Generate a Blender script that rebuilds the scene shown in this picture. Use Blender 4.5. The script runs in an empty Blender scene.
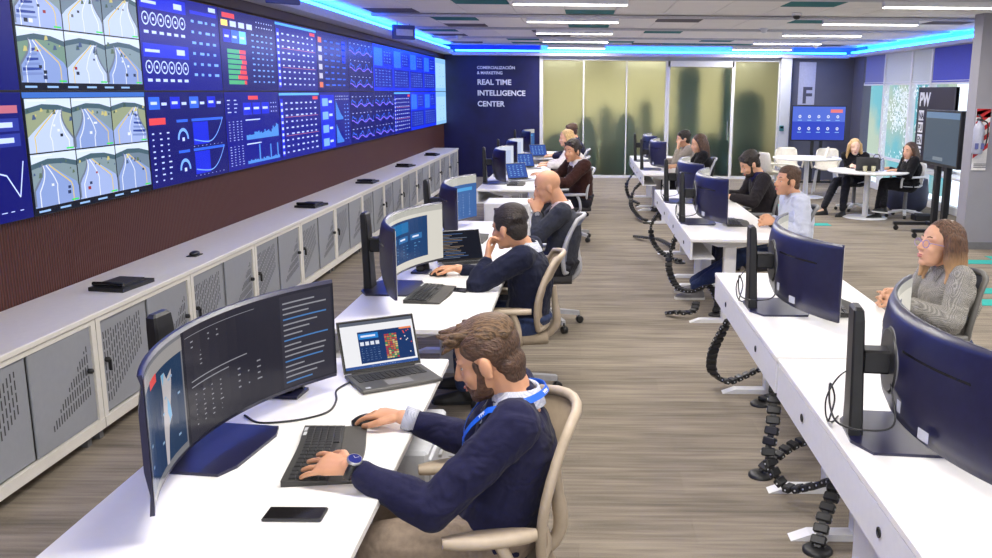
import bpy, bmesh, math, random
from mathutils import Vector, Matrix, noise
random.seed(7)
sc = bpy.context.scene
col = sc.collection
V = Vector
# ---------------------------------------------------------------- camera
CAM_H = 1.86
FPX, PITCH, ROLL, CXP = 905.0, math.radians(11.7), math.radians(-0.5), 581.0
cd = bpy.data.cameras.new('camera'); cam = bpy.data.objects.new('camera', cd); col.objects.link(cam)
cd.sensor_width = 36.0; cd.lens = FPX / 992 * 36; cd.shift_x = (496 - CXP) / 992; cd.clip_start = 0.05; cd.clip_end = 200
_c, _s = math.cos(PITCH), math.sin(PITCH)
_rt, _dn, _fw = V((1, 0, 0)), V((0, -_s, -_c)), V((0, _c, -_s))
_cr, _sr = math.cos(ROLL), math.sin(ROLL)
_rt2, _dn2 = _rt * _cr + _dn * _sr, -_rt * _sr + _dn * _cr
_m = Matrix((_rt2, -_dn2, -_fw)).transposed().to_4x4(); _m.translation = (0, 0, CAM_H)
cam.matrix_world = _m
sc.camera = cam
# ---------------------------------------------------------------- world + exposure
w = bpy.data.worlds.new('world'); sc.world = w; w.use_nodes = True
w.node_tree.nodes['Background'].inputs[0].default_value = (0.86, 0.93, 1.0, 1)
w.node_tree.nodes['Background'].inputs[1].default_value = 1.6
sc.view_settings.view_transform = 'Standard'; sc.view_settings.look = 'None'
sc.view_settings.exposure = 0.02; sc.view_settings.gamma = 1.0; sc.view_settings.use_curve_mapping = False
LAMP_W = 44.0          # each ceiling luminaire
# ---------------------------------------------------------------- materials
def lin(c):
    return tuple(((x / 12.92) if x <= .04045 else ((x + .055) / 1.055) ** 2.4) for x in c)
def rgb(r, g, b): return lin((r / 255, g / 255, b / 255))
MATS = {}
def mat(name, c, rough=.5, metal=0., var=.06, scale=30., bump=0., bscale=200., spec=.5, stretch=(1, 1, 1), coat=0., trans=0., sheen=0.):
    """procedural principled material: base colour varied by noise, optional bump"""
    if name in MATS: return MATS[name]
    m = bpy.data.materials.new(name); m.use_nodes = True; n = m.node_tree.nodes; l = m.node_tree.links
    b = n['Principled BSDF']; b.inputs['Roughness'].default_value = rough; b.inputs['Metallic'].default_value = metal
    b.inputs['Specular IOR Level'].default_value = spec; b.inputs['Coat Weight'].default_value = coat
    b.inputs['Transmission Weight'].default_value = trans
    if sheen: b.inputs['Sheen Weight'].default_value = sheen
    tc = n.new('ShaderNodeTexCoord'); mp = n.new('ShaderNodeMapping'); mp.inputs['Scale'].default_value = stretch
    l.new(tc.outputs['Object'], mp.inputs[0])
    t = n.new('ShaderNodeTexNoise'); t.inputs['Scale'].default_value = scale; t.inputs['Detail'].default_value = 3
    l.new(mp.outputs[0], t.inputs[0])
    r = n.new('ShaderNodeValToRGB'); l.new(t.outputs[0], r.inputs[0])
    r.color_ramp.elements[0].position = .3; r.color_ramp.elements[1].position = .7
    r.color_ramp.elements[0].color = tuple(max(0, x * (1 - var)) for x in c) + (1,)
    r.color_ramp.elements[1].color = tuple(min(1, x * (1 + var)) for x in c) + (1,)
    l.new(r.outputs[0], b.inputs['Base Color'])
    if bump:
        t2 = n.new('ShaderNodeTexNoise'); t2.inputs['Scale'].default_value = bscale; l.new(mp.outputs[0], t2.inputs[0])
        bp = n.new('ShaderNodeBump'); bp.inputs['Strength'].default_value = bump; bp.inputs['Distance'].default_value = .01
        l.new(t2.outputs[0], bp.inputs['Height']); l.new(bp.outputs[0], b.inputs['Normal'])
    MATS[name] = m
    return m
def emit(name, c, s=1.):
    if name in MATS: return MATS[name]
    m = bpy.data.materials.new(name); m.use_nodes = True; n = m.node_tree.nodes; l = m.node_tree.links
    b = n['Principled BSDF']; b.inputs['Base Color'].default_value = (0.02, 0.02, 0.02, 1); b.inputs['Roughness'].default_value = .3
    b.inputs['Emission Color'].default_value = tuple(c) + (1,); b.inputs['Emission Strength'].default_value = s
    MATS[name] = m
    return m
def screen_mat(name, s, rough=.25):
    """a lit display: emission read from the picture's own pixel colours"""
    m = bpy.data.materials.new(name); m.use_nodes = True; n = m.node_tree.nodes; l = m.node_tree.links
    b = n['Principled BSDF']; b.inputs['Base Color'].default_value = (.002, .002, .003, 1); b.inputs['Roughness'].default_value = rough
    a = n.new('ShaderNodeVertexColor'); a.layer_name = 'Col'
    b.inputs['Specular IOR Level'].default_value = .12
    l.new(a.outputs[0], b.inputs['Emission Color']); b.inputs['Emission Strength'].default_value = s
    return m
# ---------------------------------------------------------------- mesh builder
class MB:
    def __init__(s): s.v = []; s.f = []; s.sm = []; s.mi = []; s.cl = []
    def add(s, vs, fs, smooth=False, mi=0, c=None):
        o = len(s.v); s.v += [tuple(x) for x in vs]
        for f in fs:
            s.f.append(tuple(i + o for i in f)); s.sm.append(smooth); s.mi.append(mi); s.cl.append(c)
        return s
    def box(s, x0, x1, y0, y1, z0, z1, b=0., mi=0, M=None):
        cx, cy, cz = (x0 + x1) / 2, (y0 + y1) / 2, (z0 + z1) / 2; hx, hy, hz = abs(x1 - x0) / 2, abs(y1 - y0) / 2, abs(z1 - z0) / 2
        if b <= 0:
            vs = [(cx + i * hx, cy + j * hy, cz + k * hz) for i in (-1, 1) for j in (-1, 1) for k in (-1, 1)]
            fs = [(0, 1, 3, 2), (4, 6, 7, 5), (0, 4, 5, 1), (2, 3, 7, 6), (0, 2, 6, 4), (1, 5, 7, 3)]
        else:
            b = min(b, hx * .9, hy * .9, hz * .9); vs = []; ix = {}
            for i in (-1, 1):
                for j in (-1, 1):
                    for k in (-1, 1):
                        for a in range(3):
                            h = [hx - b, hy - b, hz - b]; h[a] += b
                            ix[i, j, k, a] = len(vs); vs.append((cx + i * h[0], cy + j * h[1], cz + k * h[2]))
            fs = []
            for i in (-1, 1):
                fs.append([ix[i, j, k, 0] for j, k in ((-1, -1), (1, -1), (1, 1), (-1, 1))])
                fs.append([ix[j, i, k, 1] for j, k in ((-1, -1), (1, -1), (1, 1), (-1, 1))])
                fs.append([ix[j, k, i, 2] for j, k in ((-1, -1), (1, -1), (1, 1), (-1, 1))])
                for j in (-1, 1):
                    fs.append([ix[i, j, -1, 0], ix[i, j, 1, 0], ix[i, j, 1, 1], ix[i, j, -1, 1]])
                    fs.append([ix[i, -1, j, 0], ix[i, 1, j, 0], ix[i, 1, j, 2], ix[i, -1, j, 2]])
                    fs.append([ix[-1, i, j, 1], ix[1, i, j, 1], ix[1, i, j, 2], ix[-1, i, j, 2]])
                    for k in (-1, 1): fs.append([ix[i, j, k, 0], ix[i, j, k, 1], ix[i, j, k, 2]])
        if M is not None: vs = [M @ V(p) for p in vs]
        return s.add(vs, fs, False, mi)
    def loft(s, rings, smooth=True, mi=0, cap=True, close=False):
        """rings: list of equal-length point lists"""
        n = len(rings[0]); vs = [p for r in rings for p in r]; fs = []
        R = len(rings)
        for i in range(R - 1 + (1 if close else 0)):
            a, b = i * n, ((i + 1) % R) * n
            for j in range(n): fs.append((a + j, a + (j + 1) % n, b + (j + 1) % n, b + j))
        s.add(vs, fs, smooth, mi)
        if cap and not close:
            s.add(rings[0], [tuple(range(n))[::-1]], False, mi); s.add(rings[-1], [tuple(range(n))], False, mi)
        return s
    def tube(s, path, r, n=8, mi=0, cap=True, flat=None):
        P = [V(p) for p in path]; rings = []; up = None
        for i, p in enumerate(P):
            t = ((P[min(i + 1, len(P) - 1)] - P[max(i - 1, 0)])).normalized()
            if up is None: up = t.orthogonal().normalized() if flat is None else V(flat)
            a = (up - t * up.dot(t))
            a = a.normalized() if a.length > 1e-6 else t.orthogonal().normalized()
            up = a; b = t.cross(a); rr = r[i] if isinstance(r, (list, tuple)) else r
            rings.append([p + (a * math.cos(k * 2 * math.pi / n) + b * math.sin(k * 2 * math.pi / n)) * rr for k in range(n)])
        return s.loft(rings, True, mi, cap)
    def bar(s, p, q, wx, wy, mi=0, up=(0, 0, 1)):
        p, q = V(p), V(q); t = (q - p).normalized(); u = V(up); a = t.cross(u)
        a = a.normalized() if a.length > 1e-4 else t.orthogonal().normalized(); b = a.cross(t)
        return s.loft([[c + a * i * wx / 2 + b * j * wy / 2 for i, j in ((-1, -1), (1, -1), (1, 1), (-1, 1))] for c in (p, q)], False, mi)
    def lathe(s, prof, c=(0, 0, 0), n=20, mi=0, cap=True, axis=None):
        rings = []
        for r, z in prof:
            ring = []
            for k in range(n):
                a = k * 2 * math.pi / n; p = V((r * math.cos(a), r * math.sin(a), z))
                if axis is not None: p = axis @ p
                ring.append(p + V(c))
            rings.append(ring)
        return s.loft(rings, True, mi, cap)
    def ell(s, c, rad, ax=None, n=14, m=9, mi=0):
        c = V(c); ax = ax or (V((1, 0, 0)), V((0, 1, 0)), V((0, 0, 1))); rings = []
        for i in range(1, m):
            th = math.pi * i / m
            rings.append([c + ax[0] * rad[0] * math.sin(th) * math.cos(k * 2 * math.pi / n) + ax[1] * rad[1] * math.sin(th) * math.sin(k * 2 * math.pi / n) - ax[2] * rad[2] * math.cos(th) for k in range(n)])
        vs = [p for r in rings for p in r] + [c - ax[2] * rad[2], c + ax[2] * rad[2]]; fs = []
        for i in range(m - 2):
            for k in range(n): fs.append((i * n + k, i * n + (k + 1) % n, (i + 1) * n + (k + 1) % n, (i + 1) * n + k))
        e0, e1 = len(vs) - 2, len(vs) - 1
        for k in range(n):
            fs.append((e0, (k + 1) % n, k)); o = (m - 2) * n; fs.append((e1, o + k, o + (k + 1) % n))
        return s.add(vs, fs, True, mi)
    def extr(s, pts, vec, mi=0, smooth=False):
        n = len(pts); a = [V(p) for p in pts]; b = [p + V(vec) for p in a]
        return s.add(a + b, [tuple(range(n))[::-1], tuple(range(n, 2 * n))] + [(i, (i + 1) % n, n + (i + 1) % n, n + i) for i in range(n)], smooth, mi)
    def mesh(s, name, recalc=True):
        me = bpy.data.meshes.new(name); me.from_pydata(s.v, [], s.f)
        me.polygons.foreach_set('use_smooth', s.sm); me.polygons.foreach_set('material_index', s.mi)
        if any(c is not None for c in s.cl):
            ca = me.color_attributes.new('Col', 'FLOAT_COLOR', 'CORNER'); buf = []
            for f, c in zip(s.f, s.cl): buf += list((c or (0, 0, 0)) + (1,)) * len(f)
            ca.data.foreach_set('color', buf); recalc = False
        if recalc:
            bm = bmesh.new(); bm.from_mesh(me); bmesh.ops.recalc_face_normals(bm, faces=bm.faces); bm.to_mesh(me); bm.free()
        me.update(); return me
    def build(s, name, m, parent=None, recalc=True):
        return link(name, s.mesh(name, recalc), m, parent)
def link(name, me, m=None, parent=None):
    if m is not None and len(me.materials) == 0:
        for x in (m if isinstance(m, (list, tuple)) else [m]): me.materials.append(x)
    o = bpy.data.objects.new(name, me); col.objects.link(o); o.parent = parent; return o
def tag(o, label=None, cat=None, group=None, kind=None):
    if label: o['label'] = label
    if cat: o['category'] = cat
    if group: o['group'] = group
    if kind: o['kind'] = kind
    return o
def thing(name, label, cat, loc=(0, 0, 0), rz=0., group=None):
    o = bpy.data.objects.new(name, None); o.empty_display_size = .05; col.objects.link(o); o.location = loc; o.rotation_euler = (0, 0, rz)
    return tag(o, label, cat, group)
def copy_tree(o, parent=None):
    c = o.copy(); col.objects.link(c); c.parent = parent
    for ch in list(o.children): copy_tree(ch, c)
    return c
def struct(o): o['kind'] = 'structure'; return o
def text_mesh(txt, size, bold=0., ext=0.):
    cu = bpy.data.curves.new('lettering', 'FONT'); cu.body = txt; cu.size = size; cu.offset = bold; cu.extrude = ext; cu.resolution_u = 3
    o = bpy.data.objects.new('lettering', cu); col.objects.link(o)
    me = bpy.data.meshes.new_from_object(o.evaluated_get(bpy.context.evaluated_depsgraph_get()))
    bpy.data.objects.remove(o); bpy.data.curves.remove(cu); return me
def lettering(txt, size, m, M, parent=None, name='lettering', bold=0., ext=.001):
    me = text_mesh(txt, size, bold, ext); me.transform(M); return link(name, me, m, parent)
def frame(o, x, y, z=None):
    x, y = V(x).normalized(), V(y).normalized(); z = x.cross(y)
    M = Matrix((x, y, z)).transposed().to_4x4(); M.translation = o; return M
def bez(pts, n=16):
    """Catmull-Rom through points"""
    P = [V(p) for p in pts]; P = [P[0] * 2 - P[1]] + P + [P[-1] * 2 - P[-2]]; out = []
    for i in range(1, len(P) - 2):
        for k in range(n):
            t = k / n; a, b, c, d = P[i - 1], P[i], P[i + 1], P[i + 2]
            out.append(.5 * ((2 * b) + (c - a) * t + (2 * a - 5 * b + 4 * c - d) * t * t + (3 * b - a - 3 * c + d) * t ** 3))
    out.append(P[-2]); return out
# common materials
WHITE = mat('white_laminate', rgb(238, 236, 234), .35, var=.01)
WMETAL = mat('white_painted_metal', rgb(225, 225, 228), .4, var=.02)
BLACK = mat('black_plastic', (.012, .012, .014), .42, var=.2, spec=.5)
GLOSS = mat('gloss_black_plastic', (.008, .008, .010), .22, var=.2)
DGREY = mat('dark_grey_plastic', (.03, .03, .033), .5, var=.15)
MGREY = mat('mid_grey_plastic', (.18, .18, .19), .5)
SILV = mat('brushed_aluminium', (.42, .42, .43), .35, .8)
LGREY = mat('light_grey_paint', rgb(190, 192, 198), .5)
CREAM = mat('cream_plastic', rgb(226, 220, 206), .45)
# ================================================================ the room
XL, XR, YF, ZC = -3.02, 5.9, 20.0, 2.80
YB = -3.5
# floor: beige-grey carpet planks
fm = bpy.data.materials.new('carpet_planks'); fm.use_nodes = True
n, l = fm.node_tree.nodes, fm.node_tree.links; b = n['Principled BSDF']; b.inputs['Roughness'].default_value = .95; b.inputs['Specular IOR Level'].default_value = .1
tc = n.new('ShaderNodeTexCoord')
def nz(scale, st, det=3):
    mp = n.new('ShaderNodeMapping'); mp.inputs['Scale'].default_value = st; l.new(tc.outputs['Object'], mp.inputs[0])
    t = n.new('ShaderNodeTexNoise'); t.inputs['Scale'].default_value = scale; t.inputs['Detail'].default_value = det; l.new(mp.outputs[0], t.inputs[0]); return t
t1 = nz(1., (2.2, 34., 1.)); t2 = nz(1., (.9, 7., 1.), 2); t3 = nz(260., (1, 1, 1), 1)
bk = n.new('ShaderNodeTexBrick'); bk.offset = .5; l.new(tc.outputs['Object'], bk.inputs[0]); bk.inputs['Scale'].default_value = 1.
bk.inputs['Brick Width'].default_value = 1.; bk.inputs['Row Height'].default_value = .25; bk.inputs['Mortar Size'].default_value = .002
bk.inputs['Color1'].default_value = (.42, .42, .42, 1); bk.inputs['Color2'].default_value = (.58, .58, .58, 1); bk.inputs['Mortar'].default_value = (.38, .38, .38, 1); bk.inputs['Bias'].default_value = 0
def mixf(a, bb, f):
    m = n.new('ShaderNodeMix'); m.inputs[0].default_value = f; l.new(a, m.inputs[2]); l.new(bb, m.inputs[3]); return m.outputs[0]
s = mixf(mixf(mixf(t1.outputs[0], t2.outputs[0], .45), bk.outputs[0], .25), t3.outputs[0], .3)
r = n.new('ShaderNodeValToRGB'); l.new(s, r.inputs[0])
r.color_ramp.elements[0].position = .36; r.color_ramp.elements[0].color = rgb(94, 87, 79) + (1,)
r.color_ramp.elements[1].position = .62; r.color_ramp.elements[1].color = rgb(164, 153, 138) + (1,)
l.new(r.outputs[0], b.inputs['Base Color'])
bp = n.new('ShaderNodeBump'); bp.inputs['Strength'].default_value = .4; bp.inputs['Distance'].default_value = .004; l.new(t3.outputs[0], bp.inputs['Height']); l.new(bp.outputs[0], b.inputs['Normal'])
floor = struct(MB().box(XL - .1, XR + .1, YB, YF + 4, -.08, 0).build('floor', fm))
floor['label'] = 'beige grey carpet planks with fine streaks'
TEAL = mat('teal_carpet', rgb(64, 168, 160), .95, bump=.4, bscale=400, spec=.1)
for x0, x1, y0, y1 in ((3.55, 4.55, 7.95, 8.2), (4.05, 5.05, 8.2, 8.45), (3.55, 4.55, 8.45, 8.7), (4.25, 5.25, 10.0, 10.25), (4.75, 5.75, 10.25, 10.5), (2.6, 3.6, 12.9, 13.15), (3.3, 3.9, 14.9, 15.4), (2.15, 2.65, 10.9, 11.15)):
    MB().box(x0, x1, y0, y1, 0, .004).build('carpet_plank', TEAL, floor)
# ---- left wall with fine vertical ribs (maroon)
wm = bpy.data.materials.new('maroon_ribbed_panel'); wm.use_nodes = True
n, l = wm.node_tree.nodes, wm.node_tree.links; b = n['Principled BSDF']; b.inputs['Roughness'].default_value = .6
tc = n.new('ShaderNodeTexCoord'); wv = n.new('ShaderNodeTexWave'); wv.bands_direction = 'Y'; wv.inputs['Scale'].default_value = 13.; l.new(tc.outputs['Object'], wv.inputs[0])
t1 = n.new('ShaderNodeTexNoise'); t1.inputs['Scale'].default_value = 3; l.new(tc.outputs['Object'], t1.inputs[0])
r = n.new('ShaderNodeValToRGB'); l.new(wv.outputs[1], r.inputs[0]); r.color_ramp.elements[0].color = rgb(58, 22, 16) + (1,); r.color_ramp.elements[1].color = rgb(92, 38, 27) + (1,)
l.new(r.outputs[0], b.inputs['Base Color'])
bp = n.new('ShaderNodeBump'); bp.inputs['Strength'].default_value = .8; bp.inputs['Distance'].default_value = .012; l.new(wv.outputs[1], bp.inputs['Height']); l.new(bp.outputs[0], b.inputs['Normal'])
wl = struct(MB().box(XL - .12, XL, YB, YF, 0, 2.95).build('wall_left', wm)); wl['label'] = 'maroon finely ribbed wall behind the video panels'
# ---- far wall: dark blue graphic panel, frosted glazing, grey wall with column
NAVY = mat('navy_graphic_panel', rgb(20, 22, 78), .35, var=.45, scale=1.6)
GREYW = mat('slate_grey_wall', rgb(92, 94, 112), .6, var=.05, scale=3)
LIGHTW = mat('pale_grey_wall', rgb(182, 186, 196), .6, var=.03, scale=3)
fw = struct(MB().box(XL, -.92, YF, YF + .12, 0, 2.95).build('wall_far', NAVY)); fw['label'] = 'dark navy wall panel with white lettering'
WTXT = emit('white_lettering', (.8, .8, .85), .25)
WTXT.node_tree.nodes['Principled BSDF'].inputs['Base Color'].default_value = (.85, .85, .88, 1); WTXT.node_tree.nodes['Principled BSDF'].inputs['Emission Strength'].default_value = 0
for t, sz, z, bo in (('COMERCIALIZACIÓN', .085, 2.32, .002), ('& MARKETING', .085, 2.21, .002), ('REAL TIME', .158, 1.99, .004), ('INTELLIGENCE', .158, 1.76, .004), ('CENTER', .158, 1.53, .004)):
    lettering(t, sz, WTXT, frame((-2.28, YF - .002, z), (1, 0, 0), (0, 0, 1)), fw, bold=bo)
struct(MB().box(4.28, XR + .12, YF, YF + .12, 0, 2.95).build('wall_far', GREYW))
struct(MB().box(4.24, 4.47, YF - .18, YF, 0, 2.95, .01).build('trim_1', LIGHTW))
struct(MB().box(-.93, -.86, YF - .03, YF + .1, 0, 2.72).build('trim_2', WMETAL))
# header above glazing
struct(MB().box(-.9, 4.3, YF, YF + .12, 2.52, 2.95).build('wall_far', LIGHTW))
# frosted panes
FG = bpy.data.materials.new('frosted_glass'); FG.use_nodes = True; b = FG.node_tree.nodes['Principled BSDF']
b.inputs['Base Color'].default_value = (.70, .74, .66, 1); b.inputs['Roughness'].default_value = .78; b.inputs['Transmission Weight'].default_value = 1.; b.inputs['IOR'].default_value = 1.15
_n = FG.node_tree.nodes; _t = _n.new('ShaderNodeTexNoise'); _t.inputs['Scale'].default_value = 400; _bp = _n.new('ShaderNodeBump'); _bp.inputs['Strength'].default_value = .05; FG.node_tree.links.new(_t.outputs[0], _bp.inputs['Height']); FG.node_tree.links.new(_bp.outputs[0], b.inputs['Normal'])
xs = [-.86, .02, .95, 1.83, 3.27, 4.24]
for i in range(5):
    wn = struct(MB().box(xs[i] + .012, xs[i + 1] - .012, YF + .03, YF + .042, .06, 2.5).build('window_%d' % (i + 1), FG)); wn['label'] = 'frosted glass partition pane'
    fr = MB()
    if i in (3,):
        fr.box(xs[i] + .01, xs[i] + .05, YF - .02, YF + .1, 0, 2.52); fr.box(xs[i + 1] - .05, xs[i + 1] - .01, YF - .02, YF + .1, 0, 2.52); fr.box(xs[i], xs[i + 1], YF - .02, YF + .1, 2.40, 2.52)
        MB().tube([(xs[i + 1] - .12, YF - .05, .85), (xs[i + 1] - .12, YF - .05, 1.25)], .012).build('handle', SILV, wn)
    fr.box(xs[i], xs[i + 1], YF, YF + .08, 0, .06); fr.box(xs[i + 1] - (.04 if i == 2 else .012), xs[i + 1] + (.04 if i == 2 else .012), YF - .01, YF + .08, .06, 2.52)
    fr.build('window_frame', WMETAL, wn)
# the room behind the frosted glass: warm lit wall and dark shapes added to darken the panes
YBR = YF + 3.2
struct(MB().box(-2.5, 5.5, YBR, YBR + .1, 0, 2.95).build('wall_back_room', mat('warm_cream_wall', rgb(222, 214, 182), .8)))
struct(MB().box(-2.6, -2.5, YF + .12, YBR, 0, 2.95).build('wall_back_room', GREYW)); struct(MB().box(5.5, 5.6, YF + .12, YBR, 0, 2.95).build('wall_back_room', GREYW))
struct(MB().box(-2.6, 5.6, YF + .12, YBR + .1, 2.95, 3.0).build('ceiling_back_room', LIGHTW))
for x in (-.6, 1.5, 3.6):
    ld = bpy.data.lights.new('back_room_lamp', 'AREA'); ld.shape = 'RECTANGLE'; ld.size = 1.2; ld.size_y = .3; ld.energy = 54; ld.color = (1, .93, .72)
    lo = bpy.data.objects.new('back_room_lamp', ld); col.objects.link(lo); lo.location = (x, YF + 1.7, 2.9)
DK = mat('dark_teal_silhouette', rgb(70, 100, 104), .8)
def silhouette(x, w_, h, d=.35, y=YF + .75, r=.1):
    m_ = MB(); pts = []
    for k in range(13):
        a = math.pi * k / 12; pts.append((x + math.cos(a) * w_ / 2, y, h - r + math.sin(a) * r * 1.6))
    m_.extr([(x + w_ / 2, y, 0)] + pts + [(x - w_ / 2, y, 0)], (0, d, 0))
    tag(m_.build('dark_silhouette', DK), 'dark blurred shape behind the frosted glass partition', 'dark shape', 'dark shapes behind the frosted glass')
silhouette(.08, .48, 1.12, r=.35, y=YF + .5); silhouette(.96, .52, 1.2, r=.35, y=YF + .5); silhouette(-.52, .66, .85, y=YF + .5, r=.2); silhouette(-1.1, .4, .7); silhouette(1.43, .28, 1.6, r=.2); silhouette(.53, .30, 1.45, r=.2); silhouette(2.35, .5, 2.35, y=YF + .5); silhouette(3.75, .8, 1.75, y=YF + .9, r=.3); silhouette(2.92, .5, .9); silhouette(1.84, .42, .95)
silhouette(3.15, .14, 2.4, y=YF + .2, r=.02)
# big "F" on the far grey wall
ff = struct(MB().box(4.66, 5.02, YF - .012, YF, 1.62, 2.52).build('trim_3', mat('pale_lilac_panel', rgb(176, 180, 206), .5)))
FD = mat('dark_letter_paint', rgb(70, 72, 92), .5)
lettering('F', .48, FD, frame((4.74, YF - .014, 1.66), (1, 0, 0), (0, 0, 1)), ff, bold=.012)
# ---- right wall: window bays x = XR, y 12 .. 20
LAV = mat('lavender_blind', rgb(128, 132, 178), .8, var=.04); PALEB = mat('pale_roller_blind', rgb(206, 212, 214), .8, var=.03)
BLUEB = mat('blue_blind', rgb(84, 90, 196), .8, var=.04)
CLEAR = bpy.data.materials.new('clear_window_glass'); CLEAR.use_nodes = True; b = CLEAR.node_tree.nodes['Principled BSDF']
b.inputs['Base Color'].default_value = (.93, .97, 1, 1); b.inputs['Roughness'].default_value = .05; b.inputs['Transmission Weight'].default_value = 1.; b.inputs['IOR'].default_value = 1.03
_n = CLEAR.node_tree.nodes; _t = _n.new('ShaderNodeTexNoise'); _t.inputs['Scale'].default_value = 3.; _r = _n.new('ShaderNodeValToRGB'); _r.color_ramp.elements[0].color = (.9, .95, 1, 1); _r.color_ramp.elements[1].color = (.96, .98, 1, 1); CLEAR.node_tree.links.new(_t.outputs[0], _r.inputs[0]); CLEAR.node_tree.links.new(_r.outputs[0], b.inputs['Base Color'])
FILM = emit('white_leaf_film', (1, 1, 1), 0.); FILM.node_tree.nodes['Principled BSDF'].inputs['Base Color'].default_value = (.95, .97, .97, 1); FILM.node_tree.nodes['Principled BSDF'].inputs['Subsurface Weight'].default_value = 0
_b = FILM.node_tree.nodes['Principled BSDF']; _tr = FILM.node_tree.nodes.new('ShaderNodeBsdfTranslucent'); _tr.inputs[0].default_value = (.95, 1, 1, 1); _mx = FILM.node_tree.nodes.new('ShaderNodeMixShader'); _mx.inputs[0].default_value = .5
FILM.node_tree.links.new(_b.outputs[0], _mx.inputs[1]); FILM.node_tree.links.new(_tr.outputs[0], _mx.inputs[2]); FILM.node_tree.links.new(_mx.outputs[0], FILM.node_tree.nodes['Material Output'].inputs[0])
bays = [(19.3, 18.0, LAV, CLEAR, 0), (18.0, 16.55, PALEB, CLEAR, 1), (16.55, 15.6, PALEB, CLEAR, 2), (15.6, 13.95, BLUEB, CLEAR, 0), (13.95, 12.75, PALEB, CLEAR, 0), (12.75, 11.4, LAV, CLEAR, 0)]
for i, (y1, y0, bl, gl, leaf) in enumerate(bays):
    wn = struct(MB().box(XR - .006, XR + .006, y0 + .03, y1 - .03, .12, 2.05).build('window_%d' % (i + 6), gl)); wn['label'] = 'tall window pane in the white framed window wall'
    fr = MB(); fr.box(XR - .05, XR + .06, y0 - .035, y0 + .035, 0, 2.62); fr.box(XR - .04, XR + .05, y0, y1, 2.03, 2.09); fr.box(XR - .04, XR + .05, y0, y1, 0, .12); fr.box(XR - .04, XR + .05, y0, y1, .62, .67)
    fr.build('window_frame', WMETAL, wn)
    bx_ = MB().box(XR - .03, XR - .01, y0 + .04, y1 - .04, 2.06, 2.62); bx_.tube([(XR - .03, y0 + .04, 2.07), (XR - .03, y1 - .04, 2.07)], .015)
    bx_.build('roller_blind', bl, wn)
    if leaf:
        lf = MB(); rr = random.Random(i)
        for k in range(1100):
            yy = rr.uniform(y0 + .06, y1 - .06); zz = rr.uniform(.7, 2.0)
            if noise.noise(V((yy * 1.5, zz * 1.5, i * 3.))) + rr.uniform(-.25, .25) < -.12: continue
            xf = XR - .012 - .03 * rr.random()
            a = rr.uniform(0, 6.28); L_, W_ = rr.uniform(.03, .06), rr.uniform(.012, .02); c_, s_ = math.cos(a), math.sin(a)
            lf.add([(xf, yy + L_ * c_, zz + L_ * s_), (xf, yy - W_ * s_, zz + W_ * c_), (xf, yy - L_ * c_, zz - L_ * s_), (xf, yy + W_ * s_, zz - W_ * c_)], [(0, 1, 2, 3)])
        tag(lf.build('leaf_film', FILM, wn, recalc=False), kind='stuff')
EXT = bpy.data.materials.new('exterior_teal_backdrop'); EXT.use_nodes = True; _b = EXT.node_tree.nodes['Principled BSDF']; _b.inputs['Roughness'].default_value = .8; _n = EXT.node_tree.nodes; _t = _n.new('ShaderNodeTexNoise'); _t.inputs['Scale'].default_value = .55; _t.inputs['Detail'].default_value = 5
_r = _n.new('ShaderNodeValToRGB'); _r.color_ramp.elements[0].color = rgb(104, 172, 178) + (1,); _r.color_ramp.elements[1].color = rgb(176, 184, 160) + (1,); _r.color_ramp.elements[0].position = .42; _r.color_ramp.elements[1].position = .58
_tc = _n.new('ShaderNodeTexCoord'); EXT.node_tree.links.new(_tc.outputs['Object'], _t.inputs[0]); EXT.node_tree.links.new(_t.outputs[0], _r.inputs[0]); EXT.node_tree.links.new(_r.outputs[0], _b.inputs['Base Color'])
ex = struct(MB().box(XR + 2.6, XR + 2.8, 21.5, 34, -.5, 3.6).build('wall_backdrop', EXT)); ex['label'] = 'added teal and beige backdrop seen outside the windows'  # backdrop added to give the clear panes their cyan tone
struct(MB().box(XR - .06, XR + .12, 19.3, YF, 0, 2.95).build('wall_right', GREYW))
struct(MB().box(XR - .02, XR + .12, YB, YF, 2.62, 2.95).build('wall_right', LIGHTW))
struct(MB().box(XR, XR + .12, YB, 11.4, 0, 2.62).build('wall_right', LIGHTW))
ledge = struct(MB().box(XR - .32, XR - .05, 11.5, 15.6, .60, .64, .005).build('window_sill', WMETAL)); ledge.name = 'trim_4'
# grey pillar in front of the window wall
COLG = mat('grey_pillar_paint', rgb(150, 148, 156), .6, var=.03, scale=4)
pl = struct(MB().box(4.69, XR, 11.0, 11.25, 0, 2.95).build('wall_pillar', COLG)); pl['label'] = 'grey painted pillar beside the window wall'
struct(MB().box(4.68, XR, 10.985, 11.0, 0, .09).build('baseboard_pillar', MGREY))
# ---- ceiling
CEILW = mat('ceiling_tile_white', rgb(246, 241, 238), .85, var=.02, scale=60, bump=.1, bscale=300)
CEILT = mat('ceiling_tile_teal', rgb(18, 112, 116), .8, var=.06); CEILD = mat('ceiling_tile_grey', rgb(98, 90, 94), .8, var=.06)
CHAN = mat('ceiling_channel', rgb(190, 188, 194), .45, .2)
ceil = struct(MB().box(XL, XR, YB, YF, ZC + .03, ZC + .1).build('ceiling', CEILW)); ceil['label'] = 'suspended ceiling of square tiles with teal and grey accents'
tile = MB().box(-.296, .296, -.296, .296, 0, .03, .004)
TM = {}
for k_, m_ in (('w', CEILW), ('t', CEILT), ('d', CEILD)):
    me_ = tile.mesh('ceiling_tile'); me_.materials.append(m_); TM[k_] = me_
XT0, BAY0 = -2.62, 7.30
def put_tile(x, y, k):
    o = bpy.data.objects.new('ceiling_tile', TM[k]); col.objects.link(o); o.parent = ceil; o.location = (x, y, ZC)
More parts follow.
